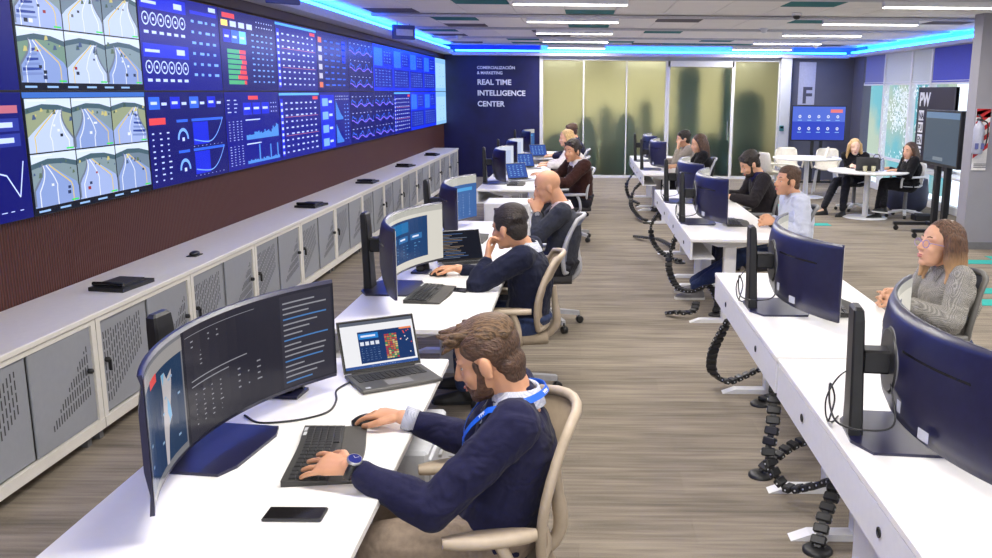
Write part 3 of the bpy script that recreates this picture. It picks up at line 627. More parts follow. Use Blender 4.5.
# ================================================================ curved ultrawide monitors
MR, MHC, MZ0, MZ1, MXC = 1.12, .585, .068, .440, .135
MA = math.asin(MHC / MR)
def mon_pt(s, t, h=0.):
    a = -MA + 2 * MA * s; r = MR - h
    return (MXC + MR - r * math.cos(a), r * math.sin(a), MZ0 + .012 + (MZ1 - MZ0 - .024) * t)
MSCR = screen_mat('monitor_picture', 1.0, .18); 
DULL = screen_mat('dim_monitor_picture', .9, .16)
MONBLUE = mat('satin_black_blue_glow', (.011, .011, .045), .34, var=.15, spec=.6)  # black plastic, with the cast of the blue cove light put into its colour
def make_monitor(label, pic, group='curved wide monitors on the desks', m=MSCR):
    t = thing('curved_monitor', label, 'monitor', (0, 0, 0), 0, group)
    MB().extr([(-.035, -.10, 0), (.02, -.20, 0), (.25, -.20, 0), (.275, -.13, 0), (.275, .13, 0), (.25, .20, 0), (.02, .20, 0), (-.035, .10, 0)], (0, 0, .010)).build('stand_base', MONBLUE, t)
    nk = MB(); rings = []
    for z, x, hw, th in ((.010, -.01, .062, .024), (.10, -.012, .058, .022), (.40, -.022, .05, .019), (.435, -.024, .047, .017), (.445, -.024, .035, .010)):
        rings.append([(x + i * th, j * hw, z) for i, j in ((-1, -.85), (-.7, -1), (.7, -1), (1, -.85), (1, .85), (.7, 1), (-.7, 1), (-1, .85))])
    nk.loft(rings, False); nk.build('stand_neck', BLACK, t)
    MB().box(0, .10, -.04, .04, .22, .30, .008).build('tilt_arm', BLACK, t)
    Y90 = Matrix.Rotation(math.pi / 2, 3, 'Y')
    mt = MB().lathe([(.105, .0), (.112, .012), (.105, .022), (.02, .024)], c=(.086, 0, .26), n=28, axis=Y90).build('mount_disc', BLACK, t)
    MB().lathe([(.112, .006), (.115, .010), (.112, .014), (.109, .010)], c=(.086, 0, .26), n=28, axis=Y90, cap=False).build('mount_ring', MGREY, mt)
    sh = MB(); N = 28; rings = []
    for i in range(N + 1):
        s_ = i / N; a = -MA + 2 * MA * s_; bul = .030 * math.cos((s_ - .5) * math.pi) + .016; r0, r1 = MR, MR + bul
        f = lambda r, z: (MXC + MR - r * math.cos(a), r * math.sin(a), z)
        rings.append([f(r0, MZ0), f(r0 + .012, MZ0), f(r1 - .010, MZ0 + .05), f(r1, MZ0 + .12), f(r1, MZ1 - .10), f(r1 - .012, MZ1 - .03), f(r0 + .012, MZ1), f(r0, MZ1)])
    sh.loft(rings, True); o = sh.build('shell', MONBLUE, t)
    for pl_ in o.data.polygons: pl_.use_smooth = len(pl_.vertices) == 4
    # vent slit and label stickers on the back
    def back(a, z, h=.0): return (MXC + MR - (MR + .046 + h) * math.cos(a), (MR + .046 + h) * math.sin(a), z)
    for sg in (-1, 1):
        sl = MB(); A = [sg * (.12 + .3 * k / 8) for k in range(9)]
        for k in range(8):
            bu = lambda q: .030 * math.cos(q / (2 * MA) * math.pi) + .016 - .046 + .001
            sl.add([back(A[k], MZ1 - .105, bu(A[k])), back(A[k + 1], MZ1 - .105, bu(A[k + 1])), back(A[k + 1], MZ1 - .113, bu(A[k + 1])), back(A[k], MZ1 - .113, bu(A[k]))], [(0, 1, 2, 3)])
        sl.build('vent_slit', GLOSS, o, recalc=False)
    for a0, a1, z0, z1 in ((-.14, -.115, .13, .17), (-.30, -.25, .10, .135)):
        bu = .0012
        stk = MB(); stk.add([back(a0, z0, bu - .001), back(a1, z0, bu), back(a1, z1, bu), back(a0, z1, bu - .001)], [(0, 1, 2, 3)])
        stk.build('label_sticker', LGREY, o, recalc=False)
    p = Pic(lambda s, t_, h: mon_pt(s, t_, .0015 + h), .0004, 24); pic(p, random.Random(5)); p.mb.build('screen_picture', m, t)
    return t
WH, SK, RD, PK = rgb(225, 232, 255), rgb(150, 200, 250), rgb(225, 80, 76), rgb(240, 130, 130)
DKUI = rgb(34, 34, 44)
def pic_map(p, rr):
    p.rect(0, 0, 1, 1, DKUI)
    p.rect(.02, .0, .36, 1, rgb(120, 120, 124), 2); p.rect(.03, .06, .352, .86, rgb(26, 54, 86), 3); p.rect(.02, .86, .36, .97, rgb(156, 152, 150), 3)
    p.rect(.10, .80, .17, .87, RD, 4)
    p.poly([(.21, .80), (.235, .80), (.25, .73), (.285, .78), (.28, .66), (.265, .5), (.27, .40), (.245, .34), (.235, .22), (.225, .05), (.205, .06), (.205, .35), (.215, .6)], rgb(188, 182, 184), 4)
    p.poly([(.245, .58), (.262, .5), (.268, .41), (.247, .36), (.24, .46)], rgb(116, 176, 214), 5); p.poly([(.21, .80), (.235, .80), (.22, .70)], rgb(116, 176, 214), 5)
    for k in range(9): x, y = rr.uniform(.05, .33), rr.uniform(.1, .75); p.rect(x, y, x + .015, y + .02, rgb(140, 170, 200), 5)
    p.rect(.375, .0, .995, 1, rgb(44, 43, 54), 2)
    G = rgb(150, 150, 158)
    p.rect(.38, .93, .7, .935, G, 3); dash_table(p, .39, .80, .58, .9, 2, 3, G, .9, rr); dash_table(p, .43, .58, .53, .78, 5, 3, G, 1., rr); p.rect(.40, .52, .66, .53, G, 3); p.rect(.40, .47, .58, .48, G, 3); dash_table(p, .41, .10, .56, .42, 7, 4, G, 1., rr); dash_table(p, .60, .2, .76, .44, 4, 2, G, .8, rr)
    p.rect(.80, .02, .99, .97, rgb(54, 53, 64), 3)
    for k in range(16): p.rect(.81, .06 + k * .055, .81 + rr.uniform(.06, .17), .075 + k * .055, G if k % 4 else rgb(80, 130, 190), 4)
def pic_dash(p, rr):
    p.rect(0, 0, 1, 1, rgb(214, 210, 200)); p.rect(.12, .12, .88, .84, rgb(24, 62, 110), 2); p.rect(.14, .62, .70, .80, rgb(20, 110, 170), 3); p.rect(.18, .68, .34, .74, WH, 4)
    for k in range(5): p.rect(.16 + k * .14, .46, .27 + k * .14, .56, rgb(46, 110, 170), 3); p.rect(.18 + k * .14, .50, .24 + k * .14, .53, WH, 4)
    dash_table(p, .16, .16, .86, .42, 5, 6, rgb(90, 150, 200), .7, rr); p.rect(0, .90, 1, 1, rgb(180, 178, 170), 2)
def pic_table(p, rr):
    p.rect(0, 0, 1, 1, rgb(190, 188, 180)); p.rect(0, .0, 1, .82, rgb(60, 100, 160), 2); p.rect(.55, .66, .95, .74, rgb(80, 160, 220), 3); dash_table(p, .5, .05, .97, .6, 9, 6, rgb(150, 180, 220), .7, rr); dash_table(p, .05, .05, .45, .7, 9, 4, rgb(150, 180, 220), .7, rr)
def pic_pale(p, rr):
    p.rect(0, 0, 1, 1, rgb(214, 220, 236)); p.rect(.05, .08, .95, .85, rgb(190, 202, 232), 2); dash_table(p, .1, .1, .9, .8, 8, 5, rgb(120, 140, 190), .7, rr)
mons = [
 ('L1', -1.295, 2.74, 'wide curved monitor with a country map and dark code, beside the phone', pic_map),
 ('L2', -1.215, 5.14, 'wide curved monitor with a blue dashboard on a grey page', pic_dash),
 ('L2b', -1.20, 7.12, 'wide curved monitor with a blue table, on the desk of the bald man', pic_table),
 ('L3', -1.20, 11.35, 'curved monitor with a pale page, on the desk of the brown cardigan man', pic_pale),
 ('L3b', -1.20, 13.3, 'curved monitor with a pale page, on the desk behind the brown cardigan man', pic_pale),
 ('L4', -1.20, 16.6, 'curved monitor on the last desk before the navy wall', pic_table),
 ('R1', .94, 2.92, 'wide curved monitor seen from behind, its desk abutting that of the woman in glasses', pic_dash),
 ('R2', .925, 4.74, 'wide curved monitor seen from behind, in front of the woman with glasses', pic_dash),
 ('R3', .905, 8.0, 'wide curved monitor seen from behind, in front of the man in the light shirt', pic_dash),
 ('R3b', .905, 9.55, 'wide curved monitor seen from behind, in front of the bearded man', pic_dash),
 ('R4', .905, 13.6, 'curved monitor seen from behind, on the far right row before the frosted glass, nearer desk', pic_dash),
 ('R4b', .905, 15.3, 'curved monitor seen from behind, on the desk closest to the frosted glass', pic_dash)]
for k, x, y, lab, pc in mons:
    m_ = make_monitor(lab, pc, m=DULL if k == 'L1' else MSCR); m_.location = (x, y, DZ); m_.rotation_euler.z = {'L1': -.13, 'L2': -.05, 'R1': -.10}.get(k, 0.)
# small black dock with an upright fin under the monitors of the left row
def dock(x, y, lab, rz=0.):
    t = thing('docking_station', lab, 'dock', (x, y, DZ), rz, 'small docks behind the monitors')
    MB().extr([(-.05, -.05, 0), (.06, -.06, 0), (.07, .05, 0), (-.04, .06, 0)], (0, 0, .012)).build('base', MONBLUE, t)
    MB().extr([(-.03, .03, .012), (.055, .03, .012), (.045, .03, .085), (.0, .03, .10)], (0, .02, 0)).build('fin', BLACK, t)
    MB().box(-.02, .03, -.03, .03, .012, .05, .006).build('connector', GLOSS, t)
dock(-1.11, 3.26, 'small black dock behind the far end of the monitor with the map'); dock(-1.02, 5.62, 'small black dock behind the monitor with the blue dashboard')
# ================================================================ laptops, keyboards, mice, phones
KEYM = mat('black_keys', (.02, .02, .022), .45); KBB = mat('graphite_keyboard', (.035, .034, .033), .5); PALM = mat('palm_rest', (.06, .056, .052), .7, bump=.2, bscale=500)
TIT = mat('titanium_laptop', (.11, .108, .105), .4, .5)
def make_laptop(label, pic, loc, rz, open_deg=112, m=TIT, group='open laptops on the desks', w_=.325, d_=.225, bright=MSCR):
    """hinge at origin, base runs towards +x (the user), width along y"""
    t = thing('laptop', label, 'laptop', loc, rz, group)
    b_ = MB().box(0, d_, -w_ / 2, w_ / 2, .003, .017, .003).build('base', m, t)
    ks = MB()
    for r in range(5):
        for c in range(13):
            x = .03 + r * .019; y = -w_ / 2 + .022 + c * (w_ - .044) / 13
            ks.box(x, x + .0155, y, y + (w_ - .044) / 13 - .004, .017, .0195)
    tag(ks.build('keys', KEYM, b_), kind='stuff')
    MB().box(.140, .205, -.052, .052, .0172, .0178).build('touchpad', MGREY, b_)
    MB().box(.19, .207, -w_ / 2 + .02, -w_ / 2 + .04, .0172, .0176).build('sticker', LGREY, b_)
    a = math.radians(open_deg); h_ = .215
    M = Matrix.Translation((0, 0, .016)) @ Matrix.Rotation(-(a - math.pi / 2), 4, 'Y')
    ld = MB().box(-.006, 0, -w_ / 2, w_ / 2, .002, h_, .002, M=M).build('lid', m, t)
    MB().box(0, .0005, -w_ / 2 + .004, w_ / 2 - .004, .006, h_ - .004, M=M).build('screen_bezel', GLOSS, ld)
    p = Pic(lambda s, t_, h: M @ V((.0008 + h, -w_ / 2 + .01 + s * (w_ - .02), .016 + t_ * (h_ - .026))), .0003); pic(p, random.Random(3)); p.mb.build('screen_picture', bright, ld)
    MB().tube([(0, -w_ / 2 + .03, .016), (0, w_ / 2 - .03, .016)], .006).build('hinge', BLACK, t)
    return t
def pic_lapdash(p, rr):
    p.rect(0, 0, 1, 1, rgb(238, 238, 242)); p.rect(0, .93, 1, 1, rgb(90, 96, 110), 2); p.rect(.22, .10, .97, .78, rgb(18, 52, 104), 2); p.rect(.23, .62, .50, .74, rgb(40, 130, 210), 3); p.rect(.26, .66, .46, .70, WH, 4)
    for k in range(4): p.rect(.24 + k * .07, .48, .29 + k * .07, .56, rgb(220, 226, 240), 3)
    dash_table(p, .24, .14, .52, .44, 6, 5, rgb(150, 180, 220), .6, rr)
    for k in range(12):
        for j in range(5): p.rect(.58 + j * .035, .14 + k * .045, .61 + j * .035, .175 + k * .045, rgb(*rr.choice(((200, 120, 60), (80, 150, 80), (180, 60, 60), (210, 190, 120)))), 3)
    for k in range(12): x, y = rr.uniform(.79, .95), rr.uniform(.2, .7); p.rect(x, y, x + .014, y + .025, rgb(*rr.choice(((240, 240, 240), (230, 80, 60)))), 3)
    p.rect(.80, .74, .97, .78, rgb(240, 140, 90), 3); p.rect(0, 0, 1, .06, rgb(40, 80, 150), 2); dash_table(p, .35, .01, .7, .05, 1, 10, WH, .5, rr)
def pic_code(p, rr):
    p.rect(0, 0, 1, 1, rgb(18, 22, 34))
    for k in range(18): x = .08 + rr.choice((0, .05, .1)); p.rect(x, .06 + k * .05, x + rr.uniform(.15, .6), .075 + k * .05, rgb(*rr.choice(((120, 130, 150), (90, 120, 170), (150, 130, 110)))), 2)
def pic_bl(p, rr): p.rect(0, 0, 1, 1, rgb(60, 90, 170)); dash_table(p, .1, .1, .9, .9, 6, 4, SK, .6, rr)
z_ = DZ
make_laptop('open dark laptop with a white page and coloured dashboard, beside the computer mouse', pic_lapdash, (-.80, 3.53, z_), math.radians(-58))
make_laptop('open silver laptop with dark code lines, before the man resting his chin', pic_code, (-.80, 5.92, z_), math.radians(-62), m=SILV)
make_laptop('open laptop in front of the man in the brown cardigan', pic_bl, (-.82, 11.75, z_), math.radians(-50), m=SILV)
make_laptop('open laptop with a blue screen beside the blonde seated in the left row', pic_bl, (-.85, 13.6, z_), math.radians(-60), m=SILV)
make_laptop('open laptop with a blue screen on the last desk before the navy wall', pic_bl, (-.75, 15.95, z_), math.radians(-60), m=SILV)
def make_keyboard(label, loc, rz, L_=.44, D_=.20):
    """local: length along y, back edge at x=0, palm rest towards +x; gentle wave profile"""
    t = thing('keyboard', label, 'keyboard', loc, rz, 'keyboards on the desks')
    def zt(x, y): return .016 + .010 * (1 - x / D_) + .006 * math.cos(y / L_ * 2 * math.pi)
    def xo(x, y): return x + .006 * math.cos(y / L_ * 2 * math.pi) - .004
    N = 16; b_ = MB()
    def slab(x0, x1, h, mi=0):
        rings = []
        for i in range(N + 1):
            y = -L_ / 2 + L_ * i / N
            rings.append([(xo(x0, y), y, 0.001), (xo(x1, y), y, 0.001), (xo(x1, y), y, zt(x1, y) + h), (xo(x0, y), y, zt(x0, y) + h)])
        return MB().loft(rings, False)
    bd = slab(0, .132, 0).build('body', KBB, t); slab(.133, D_, -.002).build('palm_rest', PALM, t)
    ks = MB()
    for r in range(5):
        for c in range(17):
            y = -L_ / 2 + .012 + c * (L_ - .024) / 17; x = .020 + r * .0215; yc = y + .011
            if r == 4 and 4 <= c <= 9 and c != 4: continue
            y1 = y + (L_ - .024) / 17 - .003 if not (r == 4 and c == 4) else y + 6 * (L_ - .024) / 17 - .003
            zz = zt(x, yc); xx = xo(x, yc)
            ks.box(xx, xx + .0185, y, y1, zz - .001, zz + .0055, .0015)
    tag(ks.build('keys', KEYM, bd), kind='stuff')
    lg = MB(); 
    for yy in (.12, .17): lg.box(xo(.004, yy), xo(.014, yy), yy, yy + .03, zt(.005, yy), zt(.005, yy) + .001)
    lg.build('key_legend', LGREY, bd)
    return t
make_keyboard('dark wave-shaped keyboard under the hand of the man with the lanyard', (-.885, 2.665, DZ), math.radians(8), .45, .205)
make_keyboard('dark wave-shaped keyboard before the monitor with the blue dashboard', (-.935, 4.98, DZ), math.radians(-4))
make_keyboard('dark wave-shaped keyboard under the hand of the bald man', (-.93, 6.95, DZ), 0.)
make_keyboard('keyboard beside the monitor seen from behind before the woman with glasses', (1.27, 4.75, DZ), 0)
make_keyboard('keyboard before the man in the light shirt', (1.27, 7.95, DZ), 0)
make_keyboard('keyboard before the bearded man in dark clothes', (1.27, 9.7, DZ), 0)
make_keyboard('keyboard before the man in the brown cardigan', (-.90, 11.2, DZ), 0)
def make_mouse(label, loc, rz=0):
    t = thing('computer_mouse', label, 'mouse', loc, rz, 'computer mice')
    m_ = MB(); rings = []
    for i in range(9):
        f = i / 8; x = -.05 + .10 * f; hw = .031 * math.sin(math.pi * (.12 + .76 * f)) ** .5; h = .036 * math.sin(math.pi * (.1 + .75 * f)) ** .7
        rings.append([(x, hw * math.cos(math.pi * k / 8), .002 + h * math.sin(math.pi * k / 8)) for k in range(9)])
    m_.loft(rings, True); m_.build('body', BLACK, t)
    MB().tube([(-.03, 0, .026), (-.022, 0, .031), (-.014, 0, .033)], .004).build('scroll_wheel', DGREY, t)
make_mouse('black computer mouse under the hand of the man with the lanyard', (-.735, 2.955, DZ), math.radians(20)); make_mouse('black computer mouse under the hand of the man resting his chin', (-.89, 5.52, DZ), 0)
def make_phone(label, loc, rz):
    t = thing('smartphone', label, 'phone', loc, rz, 'smartphones on the desks')
    MB().box(-.0375, .0375, -.08, .08, 0, .009, .003).build('case', DGREY, t); MB().box(-.034, .034, -.0765, .0765, .0091, .0097).build('screen', mat('phone_glass', (.01, .009, .009), .06, spec=.6), t)
make_phone('black smartphone lying near the wave keyboard and the desk front', (-.767, 2.265, DZ), math.radians(90)); make_phone('black smartphone lying before the man resting his chin', (-.72, 5.10, DZ), math.radians(70))
def cable(label, pts, r=.004, m=BLACK, grp='desk cables', name='cable'):
    o = MB().tube(bez(pts, 8), r, 6).build(name, m); return tag(o, label, 'cable', grp)
e_ = DZ + .004
cable('black cable between the laptop and the monitor with the map', [(-1.18, 3.02, e_), (-1.10, 2.95, e_), (-.98, 2.98, e_), (-.90, 3.06, e_), (-.90, 3.18, e_), (-.93, 3.30, e_), (-.90, 3.40, e_ + .004)])
cable('grey cable looping behind the mouse to the dock of the dashboard monitor', [(-1.0, 5.60, e_), (-.93, 5.55, e_), (-.85, 5.75, e_), (-.80, 5.85, e_)], .003, MGREY)
for x, y, nm in ((.90, 2.86, 'large monitor on the abutting desk'), (.905, 4.72, 'monitor before the woman with glasses'), (.905, 8.0, 'monitor before the light-shirted man'), (.905, 9.55, 'monitor before the bearded man')):
    cable('black cable looping round the neck of the %s' % nm, [(x + .12, y - .02, DZ + .20), (x + .10, y - .13, DZ + .10), (x + .02, y - .09, DZ + .065), (x - .05, y - .04, DZ + .07), (x - .055, y + .05, DZ + .10), (x - .045, y + .10, DZ + .16), (x - .02, y + .12, DZ + .10), (x - .04, y + .10, DZ + .03), (x - .03, y + .16, DZ + .006)], .0035)
    cable('thin cable hanging behind the neck of the %s' % nm, [(x + .09, y + .06, DZ + .24), (x + .0, y + .10, DZ + .20), (x - .06, y + .07, DZ + .13), (x - .055, y + .09, DZ + .05), (x - .02, y + .14, DZ + .006), (x + .02, y + .2, DZ + .006)], .003)
# mobile pedestals
def pedestal(label, loc, w_=.42, d_=.56, h_=.58, m=LGREY, rz=0.):
    t = thing('drawer_pedestal', label, 'drawer unit', loc, rz, None)
    MB().box(0, w_, 0, d_, .05, h_, .012).build('body', m, t)
    for k in range(3):
        z0 = .07 + k * (h_ - .09) / 3; dr = MB().box(w_ - .002, w_ + .012, .015, d_ - .015, z0, z0 + (h_ - .09) / 3 - .01, .004).build('drawer', m, t)
        MB().bar((w_ + .022, d_ * .3, z0 + .12), (w_ + .022, d_ * .7, z0 + .12), .012, .012).build('handle', SILV, dr)
    for x, y in ((.05, .05), (w_ - .05, .05), (.05, d_ - .05), (w_ - .05, d_ - .05)): MB().lathe([(.022, -.012), (.025, 0), (.022, .012)], c=(x, y, .025), n=10, axis=Matrix.Rotation(math.pi / 2, 3, 'X')).build('caster', BLACK, t)
pedestal('light grey drawer pedestal under the desk with the white-page laptop', (-.98, 3.02, 0), .44, .46, .60)
pedestal('white drawer pedestal under the desk with the large monitor back', (1.02, 2.55, 0), .42, .56, .58, WMETAL)
pedestal('white cabinet standing between the desks of the bald man and the cardigan man', (-1.0, 9.2, 0), .46, .45, .74, WMETAL)
# cable spines: chains of black vertebrae from desk to floor
LINKM = MB().box(-.019, .019, -.032, .032, -.015, .015, .005).box(-.03, .03, -.014, .014, -.006, .006).mesh('chain_link'); LINKM.materials.append(BLACK)
STUD = MB().tube([(0, -.0345, 0), (0, .0345, 0)], .0045, 6).mesh('chain_stud'); STUD.materials.append(LGREY)
def spine(label, pts, foot=True):
    P = bez(pts, 24); L_ = [0]
    for a, b in zip(P[:-1], P[1:]): L_.append(L_[-1] + (b - a).length)
    t = thing('cable_spine', label, 'cable chain', (P[-1].x, P[-1].y, 0), 0, 'black cable chains under the desks'); o = V((P[-1].x, P[-1].y, 0))
    s_ = 0; i = 0; k = 0; up = V((1, 0, 0))
    while s_ < L_[-1]:
        while L_[i + 1] < s_: i += 1
        f = (s_ - L_[i]) / max(1e-6, L_[i + 1] - L_[i]); p = P[i].lerp(P[i + 1], f); d = (P[i + 1] - P[i]).normalized()
        y_ = d.cross(V((0, 0, 1))); y_ = y_.normalized() if y_.length > .2 else d.cross(V((1, 0, 0))).normalized()
        z2 = d.cross(y_); M = Matrix((d, y_, z2)).transposed().to_4x4(); M.translation = p - o
        q = bpy.data.objects.new('chain_link', LINKM); col.objects.link(q); q.parent = t; q.matrix_local = M
        q2 = bpy.data.objects.new('chain_stud', STUD); col.objects.link(q2); q2.parent = q
        s_ += .049; k += 1
    if foot: MB().lathe([(.062, 0), (.062, .012), (.05, .02), (.02, .022)], n=20).build('foot_plate', BLACK, t)
spine('black cable chain curling to the floor beside the desk with the large monitor back', [(.98, 4.22, .62), (.93, 4.10, .5), (.90, 4.0, .34), (.88, 3.95, .20), (.95, 3.88, .09), (1.05, 3.78, .14), (1.10, 3.64, .22), (1.03, 3.52, .12), (.99, 3.45, .03)])
spine('black cable chain lying crosswise behind the curled one', [(1.25, 4.35, .10), (1.15, 4.32, .14), (1.05, 4.28, .12), (.95, 4.22, .07), (.90, 4.20, .03)])
spine('long black cable chain looping from the desk of the woman with glasses to the floor', [(.92, 5.25, .60), (.86, 5.3, .45), (.82, 5.4, .28), (.84, 5.5, .13), (.94, 5.55, .05), (1.06, 5.58, .08), (1.18, 5.55, .14), (1.26, 5.5, .10), (1.22, 5.35, .04), (1.10, 5.25, .03)])
spine('black cable chain lying on the floor by a white desk foot near the aisle', [(.98, 7.5, .10), (.95, 7.42, .06), (.88, 7.38, .05), (.80, 7.40, .05), (.74, 7.46, .03)], False)
spine('long black cable chain hanging from the desk of the man in the light shirt', [(.90, 8.3, .60), (.84, 8.35, .42), (.82, 8.3, .25), (.88, 8.1, .12), (1.0, 7.9, .12), (1.12, 7.75, .2), (1.18, 7.6, .1), (1.15, 7.5, .03)])
spine('black cable chain under the desk of the bearded man', [(.92, 10.2, .58), (.80, 10.3, .36), (.84, 10.2, .15), (.98, 10.0, .05), (1.1, 9.9, .03)])
spine('black cable chain lying along the floor beyond the desk of the bearded man', [(.70, 11.6, .03), (.80, 11.4, .05), (.95, 11.2, .06), (1.05, 10.9, .05), (1.1, 10.7, .03)], False)
spine('black cable chain under the far right desk before the brown-haired woman', [(.92, 13.5, .58), (.78, 13.6, .4), (.74, 13.5, .2), (.85, 13.2, .06), (.95, 13.0, .04)])
spine('black cable chain under the desk closest to the frosted glass', [(.92, 15.3, .58), (.76, 15.3, .35), (.8, 15.2, .12), (.95, 15.0, .04)])
# ================================================================ task chairs (facing -x)
def mesh_mat(name, c, alpha):
    m = mat(name, c, .8); n, l = m.node_tree.nodes, m.node_tree.links; b = n['Principled BSDF']
    tr = n.new('ShaderNodeBsdfTransparent'); mx = n.new('ShaderNodeMixShader'); mx.inputs[0].default_value = alpha
    l.new(tr.outputs[0], mx.inputs[1]); l.new(b.outputs[0], mx.inputs[2]); l.new(mx.outputs[0], n['Material Output'].inputs[0]); return m
def make_chair(label, shell, frame_m, base_m, seat_m, scale=1.):
    t = thing('task_chair', label, 'chair', (0, 0, 0), 0, 'task chairs')
    # seat
    rings = []
    for i in range(9):
        f = i / 8; x = -.26 + .50 * f; hw = .245 * (1 - .12 * abs(f - .45) ** 2 * 4); zz = .43 - .035 * (1 - f) ** 3
        rings.append([(x, -hw, zz - .02), (x, -hw * .9, zz - .045), (x, hw * .9, zz - .045), (x, hw, zz - .02), (x, hw * .92, zz + .012), (x, 0, zz + .004), (x, -hw * .92, zz + .012)])
    MB().loft(rings, True).build('seat', seat_m, t)
    # back: curved outline, frame tube and mesh panel
    def bp(u, v):   # u -1..1 across, v 0..1 up
        hw = .165 + .075 * math.sin(math.pi * min(1, v * .9 + .12)) ; z = .47 + .42 * v
        x = .235 + .10 * v ** 1.5 - .035 * math.sin(v * math.pi) * 1 - .055 * u * u
        return V((x, u * hw, z))
    N = 12; grid_ = [[bp(-1 + 2 * i / N, j / N) for i in range(N + 1)] for j in range(N + 1)]
    pm = MB(); vs = [p for r in grid_ for p in r] + [p + V((.006, 0, 0)) for r in grid_ for p in r]; fs = []; o = (N + 1) ** 2
    for j in range(N):
        for i in range(N):
            q = (j * (N + 1) + i, j * (N + 1) + i + 1, (j + 1) * (N + 1) + i + 1, (j + 1) * (N + 1) + i); fs.append(q); fs.append(tuple(k + o for k in q[::-1]))
    pm.add(vs, fs, True).build('backrest', shell, t)
    loop = [bp(-1, v / 8) for v in range(9)] + [bp(-1 + 2 * u / 6, 1) + V((0, 0, .018 * math.sin(math.pi * u / 6))) for u in range(1, 6)] + [bp(1, 1 - v / 8) for v in range(9)] + [bp(1 - 2 * u / 6, 0) for u in range(1, 6)]
    lp = loop + [loop[0]]
    MB().tube(lp, .017, 8).build('back_frame', frame_m, t)
    MB().tube(bez([(.10, 0, .38), (.22, 0, .39), (.29, 0, .46), (.285, 0, .58), (.27, 0, .70)], 5), [.03] * 5 + [.025] * 10 + [.02] * 6, 8).build('back_support', frame_m, t)
    for s_ in (-1, 1):
        MB().tube(bez([(.06, s_ * .20, .385), (.07, s_ * .29, .42), (.06, s_ * .30, .52), (.03, s_ * .29, .595)], 5), .018, 8).build('arm_post', frame_m, t)
        rg = []
        for i in range(9):
            f = i / 8; x = -.13 + .27 * f; hw = .045 * math.sin(math.pi * (.03 + .94 * f)) ** .5; y = s_ * (.285 - .02 * (1 - f))
            rg.append([(x, y - hw, .605), (x, y - hw * .8, .592), (x, y + hw * .8, .592), (x, y + hw, .605), (x, y + hw * .7, .622), (x, y - hw * .7, .622)])
        MB().loft(rg, True).build('arm_pad', frame_m, t)
    MB().lathe([(.028, .20), (.028, .36), (.06, .365), (.06, .395)], n=14).build('gas_lift', MGREY, t)
    MB().lathe([(.045, .09), (.05, .12), (.035, .20), (.02, .21)], n=14).build('hub', base_m, t)
    lg = MB().loft([[(r, y * w_, z + h * .018) for y, h in ((-1, -1), (1, -1), (1, 1), (-1, 1))] for r, w_, z in ((.03, .03, .125), (.18, .024, .105), (.31, .017, .085))], False).mesh('leg'); lg.materials.append(base_m)
    cs = MB().lathe([(.022, -.022), (.030, -.018), (.030, .018), (.022, .022)], c=(.315, 0, .031), n=12, axis=Matrix.Rotation(math.pi / 2, 3, 'X')).tube([(.31, 0, .04), (.31, 0, .085)], .008, 6).mesh('caster'); cs.materials.append(BLACK)
    for k in range(5):
        for nm, me in (('leg', lg), ('caster', cs)):
            o = bpy.data.objects.new(nm, me); col.objects.link(o); o.parent = t; o.rotation_euler = (0, 0, .3 + k * 2 * math.pi / 5)
    return t
BEI = mat('beige_plastic', rgb(176, 160, 140), .5); BEIM = mesh_mat('beige_mesh', rgb(170, 152, 130), .93); LG = mat('light_grey_plastic', rgb(176, 176, 182), .5); LGM = mesh_mat('grey_mesh', rgb(120, 128, 150), .92); DMM = mesh_mat('dark_mesh', rgb(66, 70, 84), .95)
SEATB = mat('charcoal_seat', rgb(52, 50, 52), .9, bump=.2, bscale=300); SEATT = mat('taupe_seat', rgb(150, 136, 118), .9, bump=.2, bscale=300)
chairs = [((-.34, 2.64), .30, 'beige mesh task chair of the man with the lanyard', BEIM, BEI, LG, SEATT),
          ((-.44, 5.38), .05, 'beige mesh task chair of the man resting his chin', BEIM, BEI, LG, SEATT),
          ((-.31, 7.12), .0, 'grey mesh task chair of the bald man', LGM, LG, LG, SEATB),
          ((-.17, 11.45), .3, 'grey mesh task chair of the man in the brown cardigan', LGM, LG, LG, SEATB),
          ((-.22, 13.6), .0, 'grey mesh task chair of the blonde in the left row', LGM, LG, LG, SEATB),
          ((-.2, 15.4), .0, 'grey mesh task chair in the left row by the navy wall', LGM, LG, LG, SEATB),
          ((1.86, 4.86), .1, 'dark mesh task chair of the woman with glasses', DMM, mat('olive_grey_plastic', rgb(104, 102, 98), .5), LG, SEATB),
          ((1.70, 7.8), .0, 'dark mesh task chair of the man in the light shirt', DMM, MGREY, LG, SEATB),
          ((1.84, 9.76), .1, 'dark mesh task chair of the bearded man', DMM, MGREY, LG, SEATB),
          ((1.66, 13.5), .1, 'light grey task chair of the brown-haired woman in the right row', LGM, LG, LG, SEATB),
          ((1.58, 14.45), .1, 'light grey task chair of the woman with her hand at her face', LGM, LG, LG, SEATB)]
for (x, y), rz, lab, a_, b_, c_, d_ in chairs:
    t = make_chair(lab, a_, b_, c_, d_); t.location = (x, y, 0); t.rotation_euler.z = rz
